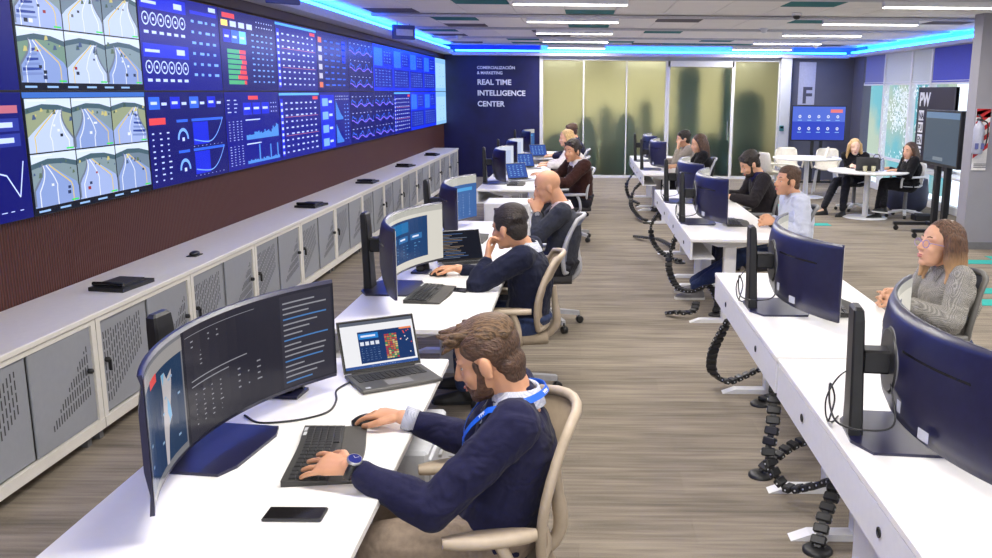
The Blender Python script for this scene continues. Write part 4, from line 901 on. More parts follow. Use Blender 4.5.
# ================================================================ lounge by the window wall
def round_table(label, x, y, r=.60, h=.72):
    t = thing('round_table', label, 'table', (x, y, 0), 0, 'white round tables')
    MB().lathe([(r * .97, h - .028), (r, h - .018), (r, h - .004), (r * .99, h)], n=40).build('table_top', WHITE, t)
    MB().lathe([(.05, .025), (.045, .06), (.042, h - .06), (.10, h - .03)], n=18).build('column', WMETAL, t)
    MB().lathe([(.33, 0), (.33, .008), (.30, .016), (.06, .024)], n=36).build('base', WMETAL, t)
round_table('white round table with bottle and laptop between the two seated women', 4.36, 13.85); round_table('white round table beneath the television with small things on it', 4.10, 16.6, .62)
def shell_chair(label, x, y, rz, swivel, m=CREAM):
    """one-piece plastic chair; the seat opens towards +x"""
    t = thing('shell_chair', label, 'chair', (x, y, 0), rz, 'white shell chairs')
    prof = [(.22, .455), (.20, .465), (.10, .45), (-.06, .445), (-.16, .47), (-.21, .54), (-.235, .66), (-.26, .80), (-.265, .84)]
    wd = [.19, .215, .23, .225, .22, .215, .22, .20, .15]; sh = MB(); vs = []; N = 10
    for (px_, pz), w_ in zip(prof, wd):
        for i in range(N + 1):
            u = -1 + 2 * i / N; lift = .05 * u * u if pz < .5 else 0; fwd = .06 * u * u if pz >= .5 else 0
            vs.append((px_ + fwd, u * w_, pz + lift))
    k = len(vs); vs2 = vs + [(a - .008, b, c - .010) for a, b, c in vs]; fs = []
    for j in range(len(prof) - 1):
        for i in range(N):
            q = (j * (N + 1) + i, j * (N + 1) + i + 1, (j + 1) * (N + 1) + i + 1, (j + 1) * (N + 1) + i); fs += [q, tuple(z + k for z in q[::-1])]
    rim = [j * (N + 1) for j in range(len(prof))] + [(len(prof) - 1) * (N + 1) + i for i in range(1, N + 1)] + [j * (N + 1) + N for j in range(len(prof) - 2, -1, -1)] + list(range(N - 1, 0, -1))
    fs += [(rim[i], rim[(i + 1) % len(rim)], rim[(i + 1) % len(rim)] + k, rim[i] + k) for i in range(len(rim))]
    sh.add(vs2, fs, True).build('seat_shell', m, t)
    for s_ in (-1, 1): MB().tube(bez([(-.20, s_ * .22, .64), (.02, s_ * .27, .635), (.15, s_ * .26, .62), (.16, s_ * .23, .48)], 6), .017, 8).build('armrest', m, t)
    if swivel:
        MB().lathe([(.03, .12), (.028, .42), (.09, .44)], n=14).build('column', MGREY, t)
        for q in range(5):
            a = q * 2 * math.pi / 5; c_, s_ = math.cos(a), math.sin(a)
            MB().bar((.02 * c_, .02 * s_, .11), (.27 * c_, .27 * s_, .075), .05, .03).build('leg', WMETAL, t); MB().lathe([(.026, -.02), (.03, 0), (.026, .02)], c=(.27 * c_, .27 * s_, .031), n=10, axis=Matrix.Rotation(a, 3, 'Z') @ Matrix.Rotation(math.pi / 2, 3, 'X')).build('caster', BLACK, t)
    else:
        for sx in (-1, 1):
            for sy in (-1, 1): MB().tube([(sx * .14, sy * .16, .44), (sx * .20, sy * .21, 0.002)], [.016, .012], 8).build('leg', WMETAL, t)
shell_chair('white swivel shell chair of the brunette at the round table', 4.98, 13.9, math.pi, True, WMETAL); shell_chair('white swivel shell chair of the blonde at the round table', 4.42, 14.68, math.radians(-120), True, WMETAL)
shell_chair('cream shell chair with its back turned, beside the frosted glass', 3.42, 16.25, math.radians(20), False); shell_chair('cream shell chair behind the round table under the television', 3.95, 17.45, math.radians(-90), False); shell_chair('cream shell chair on the window side under the television', 4.62, 17.25, math.radians(-110), False)
# small things on the tables
def bottle(label, x, y, z, m, h=.22, r=.032, cap=None):
    t = thing('bottle', label, 'bottle', (x, y, z)); MB().lathe([(r * .9, 0), (r, .01), (r, h * .62), (r * .8, h * .72), (r * .4, h * .82), (r * .4, h * .9)], n=16).build('body', m, t); MB().lathe([(r * .46, h * .9), (r * .46, h)], n=12).build('cap', cap or WMETAL, t)
CLR = mat('clear_blue_plastic', (.65, .75, .9), .1, trans=.7)
bottle('clear water bottle on the round table between the two women', 4.55, 13.78, .72, CLR)
for x, y, lb in ((4.24, 13.62, 'small cup of pale drink beside the laptop on the lounge table'), (4.36, 13.60, 'small cup of pale drink beside the bottle on the lounge table')):
    t = thing('drinking_cup', lb, 'cup', (x, y, .72), 0, 'cups on the lounge table'); MB().lathe([(.028, 0), (.036, .085), (.033, .085), (.027, .006)], n=16, cap=False).lathe([(.028, 0), (.02, .001)], n=16).build('body', mat('cup_glass', (.8, .75, .5), .15, trans=.5), t); MB().lathe([(.031, .05), (.02, .0505)], n=16).build('drink', mat('pale_drink', rgb(200, 180, 90), .3), t)
make_laptop('open black laptop seen from behind on the lounge table', pic_bl, (4.30, 13.72, .72), math.radians(75), m=DGREY)
t = thing('handbag', 'dark upright bag on the lounge table beside the bottle', 'bag', (4.52, 13.98, .72)); MB().box(-.09, .09, -.05, .05, 0, .17, .02).build('body', DGREY, t); MB().tube(bez([(-.06, 0, .165), (-.03, 0, .23), (.03, 0, .23), (.06, 0, .165)], 6), .006).build('handle', DGREY, t)
t = thing('menu_holder', 'small pale tent card on the round table under the television', 'card', (4.45, 16.5, .72)); MB().extr([(-.06, -.06, 0), (.06, -.06, 0), (0, -.06, .2)], (0, .12, 0)).build('card', CREAM, t); MB().box(-.07, .07, -.065, .065, 0, .006).build('base', WMETAL, t)
# television on a stand by the far wall
t = thing('television_on_stand', 'television with a blue page of icons on a dark floor stand', 'television', (4.86, 18.9, 0))
hw, z0, z1 = .56, .90, 1.62
tv = MB().box(-hw, hw, 0, .05, z0, z1, .006).build('screen_housing', BLACK, t)
p = Pic(lambda s, t_, h: (-hw + .02 + s * (2 * hw - .04), -.0006 - h, z0 + .025 + t_ * (z1 - z0 - .045)), .0006)
def pic_icons(p, rr):
    p.rect(0, 0, 1, 1, rgb(58, 78, 200)); p.rect(0, .55, 1, 1, rgb(92, 118, 222), 2); p.rect(.72, .82, .95, .92, PK, 3)
    for r_ in range(2):
        for c_ in range(5): p.ring(.14 + c_ * .18, .70 - r_ * .36, .02, .05, WH, n=10, up=3); p.rect(.10 + c_ * .18, .58 - r_ * .36, .18 + c_ * .18, .60 - r_ * .36, SK, 3)
pic_icons(p, random); p.mb.build('screen_picture', MSCR, tv)
for s_ in (-1, 1):
    MB().box(s_ * .09 - .03, s_ * .09 + .03, .05, .10, .04, 1.4).build('post', BLACK, t)
    MB().box(s_ * .42 - .03, s_ * .42 + .03, -.18, .34, .03, .07).build('foot', BLACK, t)
MB().box(-.45, .45, .05, .11, .03, .07).build('crossbar', BLACK, t)
# interactive display turned towards the room on wheels (screen faces -x)
t = thing('rolling_display', 'tall dark interactive display on wheels beside the pillar', 'display', (4.78, 12.2, 0))
hy, z0, z1 = .60, .92, 1.66
sh = MB().box(0, .07, -hy, hy, z0, z1, .008).build('screen_housing', BLACK, t)
p = Pic(lambda s, t_, h: (-.0006 - h, hy - .03 - s * (2 * hy - .06), z0 + .04 + t_ * (z1 - z0 - .07)), .0006)
def pic_off(p, rr): p.rect(0, 0, 1, 1, rgb(84, 96, 112)); p.rect(0, .88, 1, 1, rgb(110, 136, 170), 2); p.rect(.3, .05, .6, .12, rgb(130, 140, 150), 2)
pic_off(p, random); p.mb.build('screen_picture', MSCR, sh)
for s_ in (-1, 1):
    MB().box(.03, .10, s_ * .17 - .05, s_ * .17 + .05, .08, 1.3, .006).build('post', BLACK, t)
    ft = MB().box(-.42, .30, s_ * .36 - .03, s_ * .36 + .03, .075, .12, .006).build('foot', BLACK, t)
    for x in (-.38, .26): MB().lathe([(.03, -.016), (.036, -.01), (.036, .01), (.03, .016)], c=(x, s_ * .36, .036), n=12, axis=Matrix.Rotation(math.pi / 2, 3, 'X')).box(x - .015, x + .015, s_ * .36 - .008, s_ * .36 + .008, .05, .08).build('caster', BLACK, t)
MB().box(.03, .08, -.39, .39, .08, .13).build('crossbar', BLACK, t); MB().tube(bez([(.08, -.45, 1.3), (.16, -.55, 1.2), (.14, -.58, 1.0), (.08, -.4, .95)], 6), .006).build('power_cable', BLACK, t)
# black letter banner in front of the window
t = thing('letter_banner', 'tall black banner with white block letters before the window', 'banner', (XR - .16, 15.35, 0))
MB().box(0, .04, -1.15, .42, .67, 1.98, .004).build('panel', mat('dark_maroon_banner', rgb(34, 24, 32), .6), t)
MB().box(-.002, .05, .38, .44, 0, 1.98).build('post', BLACK, t); MB().box(-.002, .05, -1.15, -1.09, 0, 1.98).build('post', BLACK, t)
WL = mat('white_banner_letters', rgb(226, 226, 230), .6)
lettering('PW', .30, WL, frame((-.002, .36, 1.68), (0, -1, 0), (0, 0, 1)), t, bold=.012, name='letter')
for k, s_ in enumerate(('NA', 'PU', 'EN', 'DO')):
    z = 1.43 - k * .20
    MB().box(-.004, 0, .12, .34, z, z + .17).build('letter_block', WL, t); lettering(s_, .15, mat('dark_letters', rgb(46, 40, 50), .6), frame((-.0045, .325, z + .03), (0, -1, 0), (0, 0, 1)), t, name='letter', bold=.004)
# planter
t = thing('planter', 'large dark round planter with green leaves before the black banner', 'plant', (5.30, 14.75, 0))
MB().lathe([(.24, 0), (.32, .08), (.34, .30), (.31, .52), (.28, .52), (.28, .46)], n=28, cap=False).lathe([(.24, 0), (.2, .001)], n=28).build('pot', mat('dark_blue_grey_pot', rgb(58, 62, 86), .6), t)
MB().lathe([(.285, .47), (.05, .48)], n=24).build('soil', mat('soil', rgb(44, 34, 28), .95), t)
LEAF = mat('green_leaf', rgb(70, 116, 62), .5, var=.25, scale=8); rr = random.Random(4)
for k in range(16):
    a = rr.uniform(0, 6.28); ln = rr.uniform(.28, .5); rd = V((math.cos(a), math.sin(a), 0)); sd = V((-math.sin(a), math.cos(a), 0)); m_ = MB(); rings = []
    for i in range(7):
        f = i / 6; c_ = rd * (.04 + ln * .55 * f ** 1.4) + V((0, 0, .47 + ln * (f - .45 * f * f))); w_ = .03 * math.sin(math.pi * (.08 + .9 * f)) + .003
        rings.append([c_ - sd * w_, c_ + V((0, 0, .004)), c_ + sd * w_, c_ - V((0, 0, .004))])
    m_.loft(rings, True).build('leaf', LEAF, t)
t = thing('floor_socket_box', 'small black box on the floor beneath the window by the rolling display', 'box', (5.15, 13.6, 0)); MB().box(-.14, .14, -.1, .1, 0, .09, .01).build('body', BLACK, t); MB().box(-.1, .1, -.06, .06, .0901, .10).build('lid', DGREY, t)
# fire point on the pillar: striped board and extinguisher
t = thing('fire_point_board', 'red and white striped fire board on the grey pillar', 'sign', (4.775, 10.985, 1.02))
MB().box(-.07, .10, 0, .012, -.05, .68).build('board', mat('white_board', rgb(232, 228, 228), .5), t); RED = mat('red_paint', rgb(190, 34, 38), .45)
for k in range(5):
    z = .12 + k * .125; w_ = .06
    MB().extr([(-.07, -.001, z - .03), (.10, -.001, z + .10 if z + .10 < .68 else .68), (.10, -.001, min(.68, z + .10 + w_)), (-.07, -.001, z - .03 + w_)], (0, .001, 0)).build('stripe', RED, t)
MB().box(-.07, .10, -.001, 0, .58, .68).build('stripe', RED, t)
for k in range(3): MB().box(-.05, .10, -.002, -.001, -.02 + k * .02, -.01 + k * .02).build('text_line', MGREY, t)
t = thing('fire_extinguisher', 'white capped fire extinguisher hanging before the striped board', 'fire extinguisher', (4.715, 10.90, 1.17))
MB().lathe([(.05, 0), (.062, .015), (.062, .30), (.05, .345), (.022, .37), (.022, .39)], n=20).build('cylinder', mat('silver_blue_paint', rgb(176, 178, 196), .35), t); MB().box(-.055, .055, -.06, -.055, .06, .13).build('label_band', mat('blue_label', rgb(90, 96, 150), .5), t)
MB().box(-.02, .02, -.05, .05, .39, .42, .005).bar((0, -.04, .43), (0, .05, .46), .02, .012).build('valve', DGREY, t); MB().tube(bez([(.0, -.04, .40), (.07, -.06, .36), (.085, -.05, .2), (.07, -.05, .1)], 6), .009).build('hose', BLACK, t); MB().box(-.03, .03, .05, .085, .2, .26).build('bracket', MGREY, t)
# wall switch plates
t = thing('access_reader', 'small teal access reader on the pale column beside the frosted glass', 'reader', (4.30, YF - .19, 1.12)); MB().box(-.05, .05, -.02, 0, -.06, .06, .01).build('body', mat('teal_plastic', rgb(50, 110, 120), .4), t); MB().box(-.03, .03, -.022, -.0201, 0, .04).build('face', GLOSS, t)
# glass and phone on bald man's desk
t = thing('drinking_glass', 'clear drinking glass between the dashboard monitor and the bald man', 'glass', (-.88, 6.15, DZ)); MB().lathe([(.028, 0), (.036, .11), (.033, .11), (.026, .006)], n=18, cap=False).lathe([(.028, 0), (.01, .002)], n=18).build('body', CLR, t); MB().lathe([(.0365, .104), (.0365, .112), (.0325, .112)], n=18, cap=False).build('rim', CLR, t)
t = thing('paper_holder', 'white box-like paper holder behind the keyboard of the woman with glasses', 'paper tray', (1.36, 5.12, DZ)); MB().box(0, .10, 0, .16, 0, .012).box(0, .012, 0, .16, .012, .09).box(.088, .10, 0, .16, .012, .09).build('tray', LGREY, t); MB().box(.02, .08, .01, .15, .012, .05).build('paper', WHITE, t)
# ================================================================ people
def remesh(mb, vox, smooth=4, fac=.5):
    me = mb.mesh('tmp', recalc=False); o = bpy.data.objects.new('tmp', me); col.objects.link(o)
    r = o.modifiers.new('r', 'REMESH'); r.mode = 'VOXEL'; r.voxel_size = vox; r.use_smooth_shade = True
    if smooth: s_ = o.modifiers.new('s', 'SMOOTH'); s_.factor = fac; s_.iterations = smooth
    out = bpy.data.meshes.new_from_object(o.evaluated_get(bpy.context.evaluated_depsgraph_get()))
    bpy.data.objects.remove(o); bpy.data.meshes.remove(me)
    out.polygons.foreach_set('use_smooth', [True] * len(out.polygons)); out.materials.clear(); return out
def cap(mb, p, q, r0, r1, n=12):
    p, q = V(p), V(q); mb.ell(p, (r0,) * 3, n=n, m=8); mb.ell(q, (r1,) * 3, n=n, m=8); mb.tube([p, q], [r0, r1], n)
def chain(mb, pts, rad, n=12):
    for i in range(len(pts) - 1): cap(mb, pts[i], pts[i + 1], rad[i], rad[i + 1], n)
def torso_loft(mb, H, N, f, left, s, infl=0., slump=.03, belly=0., chest=0.):
    H, N = V(H), V(N); ax = (N - H); L_ = ax.length; u = ax.normalized(); rings = []
    spec_ = [(-.16, .10, .08), (-.13, .155, .115), (-.02, .178, .128), (.12, .172, .122), (.32, .160, .115 + belly), (.55, .172, .122 + chest), (.72, .182, .118 + chest * .8), (.85, .172, .098), (.94, .120, .080), (1.0, .070, .064), (1.06, .055, .055)]
    for t, a, b in spec_:
        c = H + ax * t - f * slump * math.sin(max(0, min(1, t)) * math.pi)
        lx = left; fx = (f - u * f.dot(u)).normalized()
        rings.append([c + lx * math.cos(k * 2 * math.pi / 20) * (a * s + infl) + fx * math.sin(k * 2 * math.pi / 20) * (b * s + infl) for k in range(20)])
    mb.loft(rings, True)
def hand_prims(mb, W, d, nrm, side, curl, s=1., spread=.30, thumb_in=0.):
    """W wrist, d finger direction, nrm palm-facing direction, side=+1 thumb along t"""
    d = V(d).normalized(); nrm = V(nrm); nrm = (nrm - d * nrm.dot(d)).normalized(); t = d.cross(nrm) * side
    W = V(W); pal = []
    for f, hw, th in ((-.01, .024, .019), (.02, .031, .018), (.055, .041, .016), (.085, .042, .013), (.095, .036, .009)):
        c = W + d * f * s; pal.append([c + t * math.cos(k * math.pi / 6) * hw * s + nrm * math.sin(k * math.pi / 6) * th * s for k in range(12)])
    mb.loft(pal, True)
    tips = []
    for i, (off, ln) in enumerate(((.032, .072), (.011, .080), (-.011, .075), (-.031, .060))):
        c_ = curl[i] if isinstance(curl, (list, tuple)) else curl
        p = W + (d * .082 + t * off * 1.08) * s; a = .12 + c_ * .3; pts = [p]; dd = (d + t * off * spread * 20).normalized()
        for seg in (.44, .31, .25):
            q = (dd * math.cos(a) + nrm * math.sin(a)); p = p + q * ln * s * seg; pts.append(p); a += c_
        chain(mb, pts, [.0090 * s, .0084 * s, .0078 * s, .0070 * s], 8); tips.append(p)
    p0 = W + (d * .022 + t * .026) * s; p1 = p0 + (d * .030 + t * (.026 - thumb_in * .02) + nrm * .008) * s; p2 = p1 + (d * .032 + t * (.010 - thumb_in * .02) + nrm * (.012)) * s; p3 = p2 + (d * .024 - t * .004 + nrm * .008) * s
    chain(mb, [p0, p1, p2, p3], [.015 * s, .0125 * s, .0105 * s, .009 * s], 8)
    return tips, t
SKINS = {}
def skin_mat(name, c):
    m = mat(name, c, .5, var=.07, scale=14, bump=.05, bscale=300); b = m.node_tree.nodes['Principled BSDF']; b.inputs['Subsurface Weight'].default_value = .12; b.inputs['Subsurface Radius'].default_value = (.012, .005, .003); b.inputs['Subsurface Scale'].default_value = .5; return m
def hair_mat(name, c, c2):
    m = mat(name, c, .55, var=.0, bump=.0); n, l = m.node_tree.nodes, m.node_tree.links
    r = [x for x in n if x.type == 'VALTORGB'][0]; r.color_ramp.elements[0].color = tuple(c) + (1,); r.color_ramp.elements[1].color = tuple(c2) + (1,)
    mp = [x for x in n if x.type == 'MAPPING'][0]; mp.inputs['Scale'].default_value = (40, 40, 9) if 'bal' in name or 'blonde' in name or 'dark_brown' in name else (16, 90, 30)
    t = [x for x in n if x.type == 'TEX_NOISE'][0]; t.inputs['Scale'].default_value = 3.; t.inputs['Detail'].default_value = 4
    bp = n.new('ShaderNodeBump'); bp.inputs['Strength'].default_value = .9; bp.inputs['Distance'].default_value = .01; l.new(t.outputs[0], bp.inputs['Height']); l.new(bp.outputs[0], n['Principled BSDF'].inputs['Normal']); return m
def cloth(name, c, var=.1, scale=60, kind='knit'):
    m = mat(name, c, .9, var=var, scale=scale, spec=.15, sheen=.06); n, l = m.node_tree.nodes, m.node_tree.links; b = n['Principled BSDF']
    tc = [x for x in n if x.type == 'TEX_COORD'][0]; t1 = n.new('ShaderNodeTexNoise'); t1.inputs['Scale'].default_value = 9.; t1.inputs['Detail'].default_value = 2; t1.inputs['Distortion'].default_value = .8; t2 = n.new('ShaderNodeTexNoise'); t2.inputs['Scale'].default_value = 350.
    l.new(tc.outputs['Object'], t1.inputs[0]); l.new(tc.outputs['Object'], t2.inputs[0])
    b1 = n.new('ShaderNodeBump'); b1.inputs['Strength'].default_value = .55; b1.inputs['Distance'].default_value = .05; b2 = n.new('ShaderNodeBump'); b2.inputs['Strength'].default_value = .25; b2.inputs['Distance'].default_value = .004
    l.new(t1.outputs[0], b1.inputs['Height']); l.new(t2.outputs[0], b2.inputs['Height']); l.new(b1.outputs[0], b2.inputs['Normal']); l.new(b2.outputs[0], b.inputs['Normal']); return m
def checked(name, c1, c2, sc_=120.):
    m = cloth(name, c1); n, l = m.node_tree.nodes, m.node_tree.links; ck = n.new('ShaderNodeTexChecker'); ck.inputs['Scale'].default_value = sc_; ck.inputs[1].default_value = tuple(c1) + (1,); ck.inputs[2].default_value = tuple(c2) + (1,)
    tc = [x for x in n if x.type == 'TEX_COORD'][0]; l.new(tc.outputs['Object'], ck.inputs[0]); l.new(ck.outputs[0], n['Principled BSDF'].inputs['Base Color']); return m
SK1 = skin_mat('skin_light', rgb(222, 170, 138)); SK2 = skin_mat('skin_tan', rgb(206, 152, 118)); SK3 = skin_mat('skin_fair', rgb(232, 190, 166))
EYEW = mat('eye_white', rgb(196, 188, 182), .25); IRIS = mat('dark_iris', rgb(44, 30, 24), .15); LIP = mat('lips', rgb(186, 110, 100), .45)
def shift(me, o): me.transform(Matrix.Translation(-V(o))); return me
def wrinkle(me, amp, sc_=7., seed=0.):
    n = len(me.vertices); co = [0.] * (3 * n); no = [0.] * (3 * n); me.vertices.foreach_get('co', co); me.vertices.foreach_get('normal', no)
    for i in range(n):
        p = V((co[3 * i] * sc_ + seed, co[3 * i + 1] * sc_, co[3 * i + 2] * sc_ * 1.9)); k = (1 - abs(noise.noise(p)) * 2.4) * amp + noise.noise(p * 2.3) * amp * .5
        co[3 * i] += no[3 * i] * k; co[3 * i + 1] += no[3 * i + 1] * k; co[3 * i + 2] += no[3 * i + 2] * k
    me.vertices.foreach_set('co', co); me.update()
def person(label, H, N, C, face, torso_f, armL, armR, legL, legR, skin=SK1, top=None, bottom=None, shoe=None, hair='short', hairm=None, vox=.009, s=1., top_cut='sweater', sole=None, collar=None, tilt=0., female=False, hs=1., group=None, beard=None, stubble=None, bare=False):
    """arm = (shoulder or None, elbow, wrist, finger dir, palm normal, curl); leg = (knee, ankle, toe dir)"""
    H, N, C = V(H), V(N), V(C); f = V(torso_f).normalized(); left = V((0, 0, 1)).cross(f).normalized(); o = V((H.x, H.y, 0))
    t = thing('person', label, 'person', o, 0, group)
    hf = V(face).normalized(); hl = V((0, 0, 1)).cross(hf).normalized(); hl = (hl + V((0, 0, 1)) * tilt).normalized(); hu = hf.cross(hl).normalized()
    def hp(a, b, c): return C + (hf * a + hl * b + hu * c) * hs
    hax = (hf, hl, hu)
    up = (N - H).normalized()
    sh = []
    for sg, arm in ((1, armL), (-1, armR)):
        sh.append(V(arm[0]) if arm[0] is not None else N + left * sg * (.165 if female else .178) * s - up * .040 * s)
    body = MB()
    torso_loft(body, H, N, f, left, s, 0., chest=.02 if female else 0.)
    e = lambda c, r, m=body: m.ell(c, tuple(x * hs for x in r), hax, 18, 12)
    e(hp(-.012, 0, .035), (.098, .078, .088)); e(hp(.028, 0, -.03), (.064, .060, .083)); e(hp(.030, 0, -.075), (.052, .050, .036)); e(hp(.066, 0, -.098), (.020, .022, .017))
    for sg in (1, -1):
        e(hp(.058, sg * .036, -.030), (.024, .024, .026)); e(hp(-.008, sg * .079, -.012), (.020, .009, .032)); e(hp(-.012, sg * .079, -.036), (.010, .008, .012))
        cap(body, hp(.080, sg * .012, .023), hp(.068, sg * .045, .024), .011 * hs, .010 * hs, 8); 
    cap(body, hp(.086, 0, .012), hp(.106, 0, -.028), .009 * hs, .0125 * hs, 10)
    for sg in (1, -1): e(hp(.096, sg * .011, -.032), (.010, .008, .008))
    e(hp(.083, 0, -.060), (.013, .023, .008)); e(hp(.081, 0, -.072), (.013, .020, .008))
    cap(body, hp(-.034, 0, -.050), N - up * .02, (.050 if female else .058) * s, (.054 if female else .064) * s)
    hands = []
    for i, arm in enumerate((armL, armR)):
        S, E_, W_ = sh[i], V(arm[1]), V(arm[2])
        chain(body, [S, S.lerp(E_, .5), E_], [.060 * s, .052 * s, .042 * s]); chain(body, [E_, E_.lerp(W_, .35), W_], [.042 * s, .041 * s, .026 * s])
        # the thumb lies on the inner side of the palm
        d = V(arm[3]).normalized(); nr = V(arm[4]); nr = (nr - d * nr.dot(d)).normalized(); tt = d.cross(nr); want = arm[6] if len(arm) > 6 else (-left if i == 0 else left)
        side = 1 if tt.dot(V(want)) >= 0 else -1
        hands.append(hand_prims(body, W_, d, nr, side, arm[5], s * 1.06))
    hj = [H + left * sg * .095 * s - up * .01 for sg in (1, -1)]; feet = []
    for i, leg in enumerate((legL, legR)):
        K, A = V(leg[0]), V(leg[1]); td = V(leg[2]).normalized()
        chain(body, [hj[i], hj[i].lerp(K, .5), K], [.090 * s, .080 * s, .058 * s]); chain(body, [K, K.lerp(A, .35), A], [.057 * s, .055 * s, .037 * s])
        chain(body, [A - td * .03 * s + V((0, 0, -.045 * s)), A + td * .09 * s - V((0, 0, .062 * s)), A + td * .14 * s - V((0, 0, .068 * s))], [.030 * s, .022 * s, .016 * s]); feet.append((A, td))
    bm = shift(remesh(body, vox, 3), o); link('body', bm, skin, t)
    # ---------------- clothes
    tm = MB(); g = .011 * s + vox * .25
    def trunc_torso(mb, infl):
        torso_loft(mb, H, H.lerp(N, .97), f, left, s, infl, chest=.03 if female else 0.)
        cap(mb, N - up * .085 * s - f * .012, N - up * .022 * s - f * .006, .092 * s, .071 * s)
    trunc_torso(tm, g)
    if not bare:
        for i, arm in enumerate((armL, armR)):
            S, E_, W_ = sh[i], V(arm[1]), V(arm[2]); cw = E_.lerp(W_, .80 if top_cut != 'short' else .3)
            cap(tm, S, N - up * .075 * s - f * .01, .066 * s + g * .4, .078 * s)
            chain(tm, [S, S.lerp(E_, .5), E_], [.063 * s + g, .056 * s + g, .050 * s + g]); chain(tm, [E_, E_.lerp(W_, .3), cw], [.050 * s + g, .048 * s + g * .9, .032 * s + g * .8])
    me = remesh(tm, max(vox, .0065), 5); wrinkle(me, .004, 9., H.y); tp = link({'sweater': 'sweater', 'shirt': 'shirt', 'jacket': 'jacket', 'short': 'shirt'}[top_cut], shift(me, o), top, t)
    bt = MB(); gb = .010 * s
    torso_loft(bt, H - up * .012, H.lerp(N, .16), f, left, s, gb + .004)
    for i, leg in enumerate((legL, legR)):
        K, A = V(leg[0]), V(leg[1]); chain(bt, [hj[i], hj[i].lerp(K, .5), K], [.094 * s + gb, .085 * s + gb, .064 * s + gb]); chain(bt, [K, K.lerp(A, .35), A + V((0, 0, .02))], [.064 * s + gb, .060 * s + gb, .048 * s + gb * .8])
    me = remesh(bt, max(vox, .008), 4); wrinkle(me, .004, 8., H.x); link('trousers', shift(me, o), bottom, t)
    for (A, td) in feet:
        sm = MB(); side_ = V((0, 0, 1)).cross(td).normalized(); base = A - V((0, 0, A.z)) if A.z < .16 else A - V((0, 0, .10)); dz = V((0, 0, 1)); tilt_ = td
        rg = []
        for q, w_, h_ in ((-.075, .02, .05), (-.06, .036, .075), (0, .040, .088), (.06, .043, .066), (.13, .046, .048), (.175, .036, .036), (.195, .014, .02)):
            c = base + td * q * s
            rg.append([c + side_ * math.cos(k * math.pi / 5) * w_ * s + dz * (.012 + max(0, math.sin(k * math.pi / 5)) * h_) * s for k in range(10)])
        sm.loft(rg, True); cap(sm, base + td * -.02 * s + dz * .05, A + dz * .01, .042 * s, .040 * s); shm = shift(remesh(sm, .007, 4), o); so = link('shoe', shm, shoe, t)
        sl = MB().extr([base - o + td * a * s + side_ * b * s for a, b in ((-.08, -.02), (-.06, -.038), (.02, -.042), (.13, -.047), (.185, -.03), (.2, 0), (.185, .03), (.13, .047), (.02, .042), (-.06, .038), (-.08, .02))], (0, 0, .02)); sl.build('sole', sole or shoe, so)
    # ---------------- face details
    if stubble is not False:
        for sg in (1, -1):
            MB().ell(hp(.0700, sg * .029, -.001) - o, (.0080 * hs, .0095 * hs, .0052 * hs), hax, 12, 8).build('eye', EYEW, t); MB().ell(hp(.0758, sg * .029, -.001) - o, (.0035 * hs, .0052 * hs, .0052 * hs), hax, 10, 6).build('iris', IRIS, t)
            MB().tube([hp(.0860, sg * .013, .028) - o, hp(.0815, sg * .029, .034) - o, hp(.0700, sg * .046, .029) - o], [.003 * hs, .0040 * hs, .0022 * hs], 6).build('eyebrow', hairm, t)
        MB().ell(hp(.0935, 0, -.0605) - o, (.006 * hs, .0215 * hs, .0045 * hs), hax, 12, 6).ell(hp(.091, 0, -.0705) - o, (.006 * hs, .019 * hs, .005 * hs), hax, 12, 6).build('lips', LIP, t)
    # ---------------- hair
    hm = MB(); hh = lambda c, r: hm.ell(c, tuple(x * hs for x in r), hax, 20, 12)
    if hair in ('short', 'quiff', 'fade'):
        if hair == 'short': hh(hp(-.022, 0, .052), (.102, .086, .086)); hh(hp(-.056, 0, -.022), (.050, .066, .064)); hh(hp(-.045, 0, .0), (.068, .074, .06))
        else: hh(hp(-.018, 0, .072), (.097, .076, .062))
        if hair == 'short': hh(hp(-.03, 0, .075), (.095, .075, .068))
        if hair == 'short':
            for sg in (1, -1): hh(hp(.012, sg * .070, .022), (.030, .012, .034))
        if hair == 'quiff':
            rr = random.Random(3)
            for k in range(46):
                a, b = rr.uniform(-.095, .075), rr.uniform(-.06, .06); z = .118 - .5 * (b / .08) ** 2 * .05 - max(0, -a - .02) * .55
                p = hp(a, b, z - .012); cap(hm, p, p + (hf * rr.uniform(.015, .040) + hl * rr.uniform(-.02, .02) + hu * rr.uniform(.0, .022)) * hs, .017 * hs, .006 * hs, 8)
            for k in range(10): b = -.05 + .011 * k; p = hp(.070, b, .083); cap(hm, p, p + (hf * .035 + hl * rr.uniform(-.01, .01) - hu * rr.uniform(.0, .02)) * hs, .016 * hs, .005 * hs, 8)
        if hair == 'short':
            rr = random.Random(int(H.y * 10))
            for k in range(40):
                a, b = rr.uniform(-.11, .06), rr.uniform(-.07, .07); z = .125 - (b / .08) ** 2 * .05 - max(0, -a - .03) * .5; p = hp(a, b, z - .02); cap(hm, p, p + (hf * rr.uniform(-.02, .03) + hl * rr.uniform(-.02, .02) + hu * .012) * hs, .016 * hs, .007 * hs, 8)
    elif hair == 'long':
        hh(hp(-.030, 0, .050), (.104, .088, .088)); hh(hp(-.060, 0, -.01), (.066, .080, .09))
        dn = V((0, 0, -1))
        for sg in (1, -1):
            for k in range(6):
                a = -.090 + k * .020; p = hp(a, sg * (.050 + .011 * min(k, 3)), .045); q = hp(a - .012, sg * (.080 + .004 * k), -.06); r_ = q + dn * (.12 - .012 * k) * hs + left * sg * .01 - f * .01; chain(hm, [p, q, r_, r_ + dn * .05 * hs + f * (.02 if k > 2 else -.01)], [.026 * hs, .026 * hs, .021 * hs, .008 * hs], 10)
